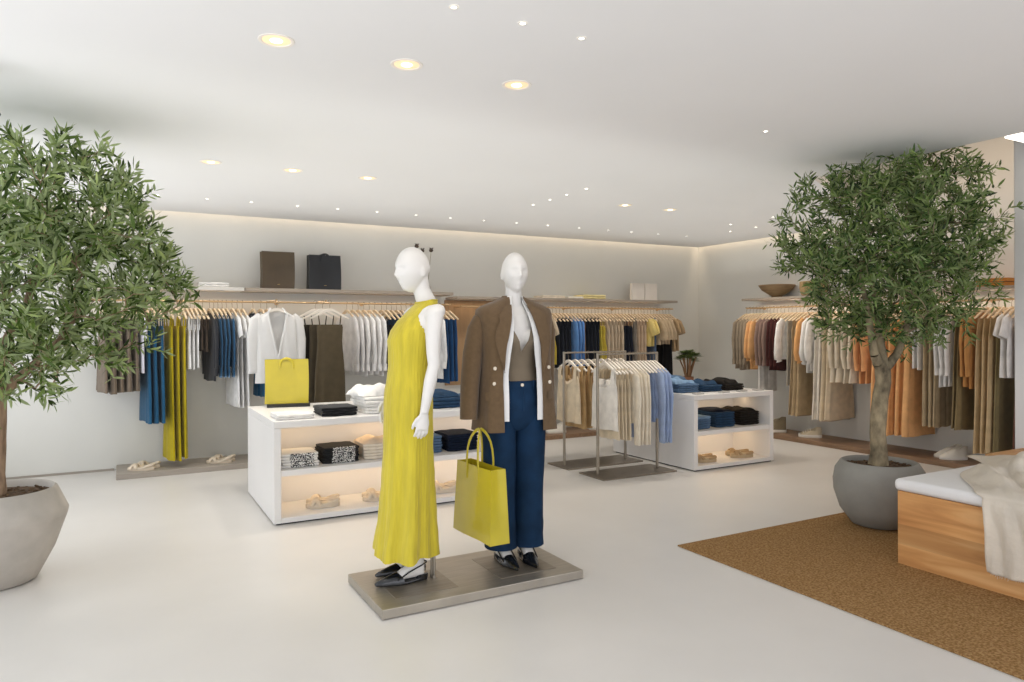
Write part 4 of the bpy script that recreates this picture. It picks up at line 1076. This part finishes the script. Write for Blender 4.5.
def jsurf(x, z, off=.004):
    for a, c in zip(JL[:-1], JL[1:]):
        if a[0] <= z <= c[0]:
            t = (z-a[0])/(c[0]-a[0]); hw, hd, cy = [a[q]+(c[q]-a[q])*t for q in range(1, 4)]; break
    else: hw, hd, cy = JL[-1][1:]
    q = min(.995, abs(x)/hw); ca = q**(1/.72); sa = math.sqrt(max(0, 1-ca*ca))
    return (x, cy-hd*sa**.66-off, z)
for s in (-1, 1):
    sl = MB()
    if s < 0:
        pts = [(s*.175,.01,1.41),(s*.206,.012,1.395),(s*.224,.014,1.34),(s*.250,.012,1.2),(s*.275,-.01,1.03),(s*.290,-.035,.90),(s*.294,-.04,.840)]
    else:
        pts = [(s*.175,.01,1.41),(s*.204,.012,1.395),(s*.210,.014,1.34),(s*.206,.020,1.2),(s*.204,.012,1.03),(s*.208,.004,.91),(s*.208,.004,.860)]
    rr = [.030,.050,.066,.068,.064,.060,.058]
    sl.tube(pts, rr, 20, ((1,0,0), .82), False)
    e = pts[-1]; sl.tube([e, (e[0], e[1]+.003, e[2]+.05)], [.058,.056], 20, ((1,0,0), .82), False)
    put('sleeve', sl, M_BLAZER, jk, True, 75)
    lp = MB(); rows = []
    for k in range(13):
        t = k/12; z = 1.10+.385*t
        gi = bgap(z)-.004; wd = .078*min(1, t*1.9)*(1 if z < 1.43 else max(.35, 1-(z-1.43)/.09))
        if 1.385 < z < 1.42: wd *= .86
        rows.append([jsurf(s*(gi+wd*u/3), z, .009+.0035*u) for u in range(4)])
    lp.loft(rows, False, False)
    back = [[(x*.995, y+.003, z) for x, y, z in r_] for r_ in rows]
    lp.loft([list(reversed(q)) for q in back], False, False)
    lp.loft([[r_[3] for r_ in rows], [r_[3] for r_ in back]], False, False)
    put('lapel', lp, M_BLAZER, jk, True, 60)
    pf = MB(); rows = [[jsurf(s*(.150+.060*u/3), z, .006) for u in range(4)] for z in (.945, .96, .99)]
    pf.loft(rows, False, False); pf.loft([[(x, y+.004, z) for x, y, z in r_] for r_ in rows], False, False); pf.loft([rows[0], [(x, y+.004, z) for x, y, z in rows[0]]], False, False)
    put('pocket_flap', pf, M_BLAZER, jk, True, 60)
    for (bx, bz) in ((.165, 1.125), (.170, 1.040)):
        x, y, z = jsurf(s*bx if s < 0 else s*(bx-.0), bz, .004)
        put('button', MB().ball((x, y, z), (.011, .006, .011), 14, 8), M_GOLD, jk, True)
put('collar', MB().loft([[(.078*math.cos(q), .018+.070*math.sin(q), 1.50+.0*q) for q in [R(-40)+R(260)*i/24 for i in range(25)]], [(.066*math.cos(q), .016+.060*math.sin(q), 1.537) for q in [R(-40)+R(260)*i/24 for i in range(25)]], [(.082*math.cos(q), .020+.074*math.sin(q), 1.495) for q in [R(-40)+R(260)*i/24 for i in range(25)]]], False, False), M_BLAZER, jk, True, 80)
def sgap(z): return .088 if z < 1.1 else max(.034, .088-.054*((z-1.1)/.42))
SL = [(.828,.210,.150,0),(.95,.205,.150,0),(1.08,.190,.140,0),(1.2,.186,.137,-.004),(1.3,.196,.142,-.008),(1.38,.204,.130,-.002),(1.425,.200,.112,.004),(1.455,.172,.092,.008),(1.478,.130,.076,.012),(1.495,.092,.066,.014),(1.515,.062,.060,.014)]
st = put('shirt', shell_open(SL, sgap, thick=.004, hemwave=.004, seed=7), M_SHIRTW, m2, True, 75)
for s in (-1, 1):
    c = MB(); rows = []
    for k in range(8):
        q = R(-62)+R(150)*k/7; cq, sq = math.cos(q), math.sin(q)
        out = .028*(1-k/7)**1.2
        rows.append([(s*.058*cq, .012+.056*sq, 1.535), (s*.066*cq, .012+.064*sq, 1.528), (s*(.078+out)*cq, .012+(.074+out*1.5)*sq, 1.502-out*1.1)])
    c.loft(rows, False, False); put('shirt_collar', c, M_SHIRTW, st, True, 60)

# --- yellow bag held by the jacket mannequin
tote('tote_bag', (1.752, 3.555, .252), R(93), .43, .12, .395, M_LEATH_Y, 'yellow leather tote bag hanging from the hand of the jacket mannequin', .195, .90)

# ------------------------------------------------------------------ olive trees in stone pots
def tree_parts(root, trunk, crown, seed, n_twig, m_bark, m_leaf, leaf_len, clip=None, limbs=()):
    """trunk: list of (point, radius); crown: list of (centre, radii). Grows branches to points of the crown, then leaves along every twig."""
    rnp = np.random.default_rng(seed)
    nodes = [Vector(p) for p, r in trunk]; parent = [-1]+list(range(len(trunk)-1)); plen = [0.]
    for i in range(1, len(nodes)): plen.append(plen[-1]+(nodes[i]-nodes[i-1]).length)
    lrad = {}
    for path in limbs:
        prev = path[0]
        for q, r_ in path[1]:
            nodes.append(Vector(q)); parent.append(prev); plen.append(plen[prev]+(nodes[-1]-nodes[prev]).length); prev = len(nodes)-1; lrad[prev] = r_
    n0 = len(trunk); nl_ = len(nodes); targets = []
    tot = sum(r[0]*r[1]*r[2] for c, r in crown)
    for c, r in crown:
        k = int(n_twig*(r[0]*r[1]*r[2])/tot); got = 0
        while got < k:
            d = rnp.normal(size=3); d /= np.linalg.norm(d); rad = rnp.uniform(.12, 1.)**.42
            p = Vector((c[0]+d[0]*rad*r[0], c[1]+d[1]*rad*r[1], c[2]+d[2]*rad*r[2]))
            got += 1
            if clip and not clip(p): continue
            targets.append(p)
    top = Vector(trunk[-1][0])
    targets.sort(key=lambda p: (p-top).length)
    arr = np.array([n[:] for n in nodes]); pl = list(plen)
    twigs = []
    first = n0-3
    for T in targets:
        t = np.array(T[:]); A = np.array([n[:] for n in nodes[first:]]) if False else arr[first:]
        d = np.linalg.norm(A-t, axis=1); cost = d + .12*np.array(pl[first:])
        i = int(np.argmin(cost))+first
        S = nodes[i]; D = T-S; L = D.length
        if L < .05: continue
        k = max(2, int(L/.09)); prev = i; lift = Vector((0,0,.05*L))+Vector(rnp.normal(size=3)*.05*L)
        chain = []
        for s in range(1, k+1):
            u = s/k; q = S+D*u+lift*math.sin(PI*u)*.9+Vector(rnp.normal(size=3)*.008)
            nodes.append(q); parent.append(prev); pl.append(pl[prev]+(q-nodes[prev]).length); prev = len(nodes)-1; chain.append(prev)
        arr = np.array([n[:] for n in nodes]) if len(nodes) % 7 == 0 or True else arr
        twigs.append(chain)
    N_ = len(nodes); rad = [0.]*N_; kids = [0]*N_
    acc = [0.]*N_
    for i in range(N_-1, 0, -1):
        if acc[i] == 0: acc[i] = .0019**2.25
        acc[parent[i]] += acc[i]
    rad = [max(.0016, min(.03, a**(1/2.25)*.8)) for a in acc]
    for k_, r_ in lrad.items(): rad[k_] = r_
    tb = MB(); tb.tube([p for p, r in trunk], [r for p, r in trunk], 18)
    # roughen the trunk
    tv = []
    for (x, y, z) in tb.v: 
        f = .004*math.sin(40*z+3*x*30)+.005*math.sin(17*z+50*y); tv.append((x+f, y+f*.6, z))
    tb.v = tv
    put('trunk', tb, m_bark, root, True, 80)
    br = MB()
    for i in range(n0, N_):
        p = parent[i]; a, b = nodes[p], nodes[i]
        r0 = (min(rad[p], rad[i]*1.5) if i >= nl_ else rad[p]) if p >= n0 else rad[i]*1.2
        br.tube([a, b], [r0, rad[i]], 4 if rad[i] < .006 else 10, None, False)
    put('branches', br, m_bark, root, True, 80)
    lv, lf = [], []
    def leaf(p, d, l):
        d = d.normalized(); up = Vector(rnp.normal(size=3)); s = d.cross(up).normalized(); nn = s.cross(d)
        w = l*.105; c = l*rnp.uniform(-.10,.18)
        o = len(lv)
        lv.extend([p, p+d*l*.35+s*w+nn*w*.3, p+d*l*.72+s*w*.8+nn*(w*.3+c*.5), p+d*l+nn*c, p+d*l*.72-s*w*.8+nn*(w*.3+c*.5), p+d*l*.35-s*w+nn*w*.3])
        lf.extend([(o, o+1, o+2, o+3), (o, o+3, o+4, o+5)])
    gdir = Vector((0,0,.25))
    def dress_twig(pts, dens):
        for a, b in zip(pts[:-1], pts[1:]):
            seg = b-a; L = seg.length
            if L < 1e-4: continue
            d = seg/L; k = max(1, int(L/.026*dens))
            for s in range(k):
                q = a+seg*((s+rnp.uniform(0,.6))/k)
                side = Vector(rnp.normal(size=3)); side = (side-d*side.dot(d)).normalized()
                for sg in (-1, 1):
                    dd = (d*rnp.uniform(.5,1.0)+side*sg*rnp.uniform(.55,1.0)+Vector((0,0,rnp.uniform(-.15,.3))))
                    if clip and not clip(q+dd.normalized()*leaf_len): continue
                    leaf(q, dd, leaf_len*rnp.uniform(.65,1.2))
    for ch in twigs:
        pts = [nodes[i] for i in ch]
        e = pts[-1]-pts[max(0, len(pts)-3)] if len(pts) > 2 else pts[-1]-nodes[parent[ch[0]]]
        e = (e.normalized()+Vector(rnp.normal(size=3)*.25)+gdir*.5).normalized()
        ext = pts[-1]+e*rnp.uniform(.05,.13)
        if clip and not clip(ext): ext = pts[-1]+e*.02
        br_pts = pts[-4:]+[ext]
        dress_twig(br_pts, 1.)
        # side shoots
        for _ in range(3):
            a = pts[-1-int(rnp.integers(0, min(3, len(pts))))]
            dd = (e+Vector(rnp.normal(size=3)*.7)).normalized()
            q = a+dd*rnp.uniform(.08,.15)
            if clip and not clip(q): continue
            dress_twig([a, q], 1.)
    me = bpy.data.meshes.new('foliage'); me.from_pydata([v[:] for v in lv], [], lf); me.update(); me.materials.append(m_leaf)
    f = put('foliage', me, None, root)
    return len(lf)//2
def pot(root, prof, m, soil_r, soil_z, wob=.02):
    po = put('planter', MB().lathe(prof, 48, (0,0,0), wob), m, root, True, 60)
    r = random.Random(4); sb = MB().lathe([(soil_r, soil_z-.03),(soil_r, soil_z),(soil_r*.5, soil_z+.012),(.001, soil_z+.015)], 32)
    for k in range(150):
        a = r.random()*6.28; q = soil_r*.96*math.sqrt(r.random()); x, y = q*math.cos(a), q*math.sin(a); s = r.uniform(.006,.016)
        c = MB().box(-s*1.6, -s*.7, 0, s*1.6, s*.7, s*.5).xf(Matrix.Translation((x, y, soil_z+.010*(1-q/soil_r))) @ Matrix.Rotation(r.random()*6, 4, 'Z') @ Matrix.Rotation(r.uniform(-.5,.5), 4, 'Y'))
        sb.add(c.v, c.f)
    put('soil', sb, M_SOIL, po, True, 30)
# by the window
tl = empty('potted_olive_tree', (-.615, 4.86, 0), 0, 'olive tree in an angular warm stone planter by the window', 'potted tree')
sc_ = lambda pr, a, b: [(r_*a, z_*b) for r_, z_ in pr]
pot(tl, sc_([(.19,0),(.215,.015),(.30,.18),(.365,.37),(.372,.40),(.36,.43),(.315,.535),(.30,.545),(.288,.535),(.28,.48),(.0005,.46)], .94, .95), M_POT_L, .267, .475, .008)
trl = [((.0,0,.44),.060),((.005,0,.60),.050),((.0,.01,.75),.046),((.01,.0,.90),.044),((.02,-.01,1.02),.040)]
liml = [(4, [((.10,-.03,1.12),.026),((.20,-.08,1.22),.022),((.33,-.10,1.36),.018),((.42,-.12,1.55),.013)]), (4, [((.02,-.03,1.16),.030),((.06,-.06,1.34),.026),((.16,-.08,1.55),.021),((.22,-.1,1.8),.015)]),
        (4, [((-.05,.02,1.14),.026),((-.12,.05,1.34),.02),((-.16,.08,1.6),.015)])]
clipL = lambda p: p.z < ZC-.07 and p.x > -1.02
nl = tree_parts(tl, trl, [((.10,-.12,1.80),(.84,.74,.72)), ((.56,-.1,1.66),(.42,.5,.42)), ((.02,-.25,1.32),(.60,.5,.36)), ((.36,-.2,2.1),(.42,.5,.42))], 5, 440, M_BARK_L, M_LEAF_L, .074, clipL, liml)
# beside the bench
tr_ = empty('potted_olive_tree', (4.685, 3.145, .0105), 0, 'olive tree in a round grey stone planter beside the oak bench', 'potted tree')
pot(tr_, sc_([(.17,0),(.205,.012),(.29,.12),(.335,.25),(.340,.33),(.325,.41),(.285,.468),(.27,.475),(.256,.465),(.25,.43),(.0005,.42)], .88, .945), M_POT_R, .222, .410, .018)
trr = [((-.01,0,.40),.070),((.0,0,.52),.054),((.0,.01,.65),.052),((.0,.0,.78),.054),((.02,.0,.90),.052),((.035,-.01,1.0),.052),((.03,-.01,1.09),.052)]
limr = [(6, [((-.04,-.02,1.14),.036),((-.09,-.03,1.20),.030),((-.12,-.03,1.32),.025),((-.16,-.02,1.55),.019),((-.22,0,1.8),.013)]), (6, [((.04,0,1.18),.034),((.045,.02,1.3),.028),((.03,.03,1.5),.022),((-.02,.05,1.85),.015)]),
        (6, [((.09,-.02,1.13),.034),((.15,-.04,1.2),.028),((.22,-.05,1.34),.022),((.33,-.06,1.6),.016),((.38,-.05,1.9),.011)])]
clipR = lambda p: (p.z < ZC-.03 if (p.x+4.685 < xe+.06 or p.y+3.145 > ye-.1) else p.z < 2.84) and not (p.x > .80 and p.y < -.45) and not (p.z < 1.55 and p.x < -.42)
nr = tree_parts(tr_, trr, [((.06,.0,1.95),(.80,.70,.68)), ((.10,-.1,2.25),(.55,.5,.5)), ((-.06,-.05,1.60),(.62,.55,.36)), ((.42,0,1.62),(.52,.5,.38)), ((.46,-.15,2.15),(.48,.42,.52)), ((-.34,.0,2.02),(.42,.46,.46)), ((.34,-.22,2.45),(.34,.30,.34))], 8, 640, M_BARK_R, M_LEAF_R, .064, clipR, limr)
print('leaves', nl, nr)

# ------------------------------------------------------------------ rug, bench, scarf
o = put('rug', MB().box(3.125, -.6, .0005, 6.4, 3.485, .010, .003), M_RUG, None, False); tag(o, 'brown coir rug on the floor under the oak bench', 'rug')
bn = empty('bench', (4.008, .965, .0105), 0, 'oak block bench with a white seat cushion on the rug', 'bench')
put('seat_box', MB().box(0, 0, 0, 1.02, 1.61, .428, .003), M_OAK, bn, False)
cu = MB(); cu.box(-.012, -.01, .429, 1.03, 1.63, .500, .028, 4); put('cushion', cu, M_CUSH, bn, True, 60)
o = put('oak_block', MB().box(5.10, .9, .0105, 5.58, 2.66, .545, .004), M_OAK, None, False); tag(o, 'taller oak block standing behind the bench against the pier', 'plinth')
M_SCARF = mat('gauze_scarf', '#f2e9da', .9, var=.1, vscale=9, bump=.4, bscale=60, transl=.25, spec=.1)
def scarf():
    """One long cloth: crumpled over the cushion, then hanging down the bench front."""
    b = MB(); nu, nv = 90, 46; r = random.Random(12); P = []
    top = .512
    for i in range(nu):
        u = i/(nu-1)
        for j in range(nv):
            v = j/(nv-1)
            if u < .62:      # lying on the bench top, from the block to the front edge
                t = u/.62
                x = 5.04-(5.04-3.98)*t; y = 2.36-.30*t + (v-.5)*(.80-.30*t) - .14*math.sin(2.2*t*PI)*(1-t) - .18*t
                e = math.sin(PI*min(1, t*1.0+.02))**.5*(1-abs(2*v-1)**4)
                z = top+.006+(.026+.062*(1-t))*e*(1.0+.9*math.sin(13*v+5*t+1)*math.sin(7*t+1+2*v)) + .020*e*abs(math.sin(21*v+11*t)) + .012*e*math.sin(33*t-9*v)*math.sin(17*v+4*t)
                x += .03*math.sin(9*v+3*t)*(1-t); 
                x = min(x, 5.075)
            else:            # the fall
                t = (u-.62)/.38
                x = 3.978-.012*min(1, t*6)-.020*abs(math.sin(13*v+1.4*t+.5))*min(1, t*3)-.006*abs(math.sin(31*v-2*t))*min(1, t*3)
                y = 2.06-.22 + (v-.5)*(.50-.06*t) - .02*t + .01*math.sin(5*t+3*v)
                z = top-.002-.38*t + .012*math.sin(6*v)*t
                if t < .06: x = 3.978+.0*(1-t/.06)
            P.append((x, y, z))
    fs = [(i*nv+j, i*nv+j+1, (i+1)*nv+j+1, (i+1)*nv+j) for i in range(nu-1) for j in range(nv-1)]
    b.add(P, fs)
    return b
sc = put('scarf', scarf(), M_SCARF, None, True, 180); tag(sc, 'crumpled beige gauze scarf draped over the bench cushion and front', 'scarf')
md = sc.modifiers.new('thick', 'SOLIDIFY'); md.thickness = .003
fr = MB(); r = random.Random(2)
for k in range(70):
    y = 1.61+.43*k/69; x = 3.964-.016*r.random(); z = .135+.01*r.random()
    fr.tube([(x, y, z), (x+.003*r.uniform(-1,1), y+.004*r.uniform(-1,1), z-.02-.018*r.random())], .0009, 4)
put('fringe', fr, M_SCARF, sc)

# ------------------------------------------------------------------ light
w = bpy.data.worlds.new('daylight'); scn.world = w; w.use_nodes = True
bgn = w.node_tree.nodes['Background']
bgn.inputs['Color'].default_value = (.93, .96, 1, 1); bgn.inputs['Strength'].default_value = .8
K = 1.0
area('window_daylight', (XL+.03, 5.6, 1.35), 2.3, 4.6, 46*K, '#f3f7ff', (0, R(-112), 0))
area('window_daylight', (XL+.03, 1.2, 1.35), 2.3, 3.6, 46*K, '#f3f7ff', (0, R(-112), 0))
area('storefront_daylight', (2.6, -2.6, 1.5), 8.0, 2.4, 104*K, '#f6f7ff', (R(106), 0, 0))
# slots between ceiling and walls
area('cove_strip', (3.0, YB-.045, 2.80), 9.2, .05, 14, '#ffe6c6', (0,0,0))
area('cove_strip', (XR-.045, 6.7, 2.80), .05, 2.8, 5, '#ffe6c6', (0,0,0))
area('bay_strip', (6.5, 3.8, 3.5), 1.8, 1.6, 15, '#ffdcb8', (0,0,0))
# added fill lights, no fixtures here, facing up to brighten the ceiling
area('added_ceiling_fill', (3.0, -.7, 2.16), 9.0, 4.0, 1.5, '#fffaf4', (R(180), 0, 0))
area('added_ceiling_fill', (3.2, 2.6, 2.16), 8.6, 2.6, 6, '#fffaf4', (R(180), 0, 0))
area('added_ceiling_fill', (3.3, 5.7, 2.16), 8.6, 4.0, 36, '#fdfffb', (R(180), 0, 0))
# strips below the wall shelves
area('shelf_light', (1.5, 8.05, 1.785), 3.9, .03, 4.5, '#ffe4c4', (R(-20),0,0))
area('shelf_light', (5.28, 8.05, 1.76), 3.4, .03, 3.5, '#ffe6c8', (R(-20),0,0))
area('shelf_light', (7.65, 5.0, 1.76), .03, 3.8, 7, '#ffe9d0', (0,R(20),0))

# ------------------------------------------------------------------ camera
cam = bpy.data.cameras.new('camera'); co = bpy.data.objects.new('camera', cam); C.objects.link(co)
FPX, YAW, CY, ROLL = 710.9, R(28.854), 328.84, R(.234)
cam.sensor_width = 36; cam.lens = FPX/1024*36; cam.sensor_fit = 'HORIZONTAL'
cam.shift_y = -(341-CY)/1024
co.location = (0, 0, 1.4)
co.rotation_mode = 'QUATERNION'
co.rotation_quaternion = (Matrix.Rotation(-YAW, 3, 'Z') @ Matrix.Rotation(R(90), 3, 'X') @ Matrix.Rotation(-ROLL, 3, 'Z')).to_quaternion()
cam.clip_start = .05
scn.camera = co
scn.view_settings.view_transform = 'Standard'
scn.view_settings.look = 'None'
scn.view_settings.exposure = -0.03
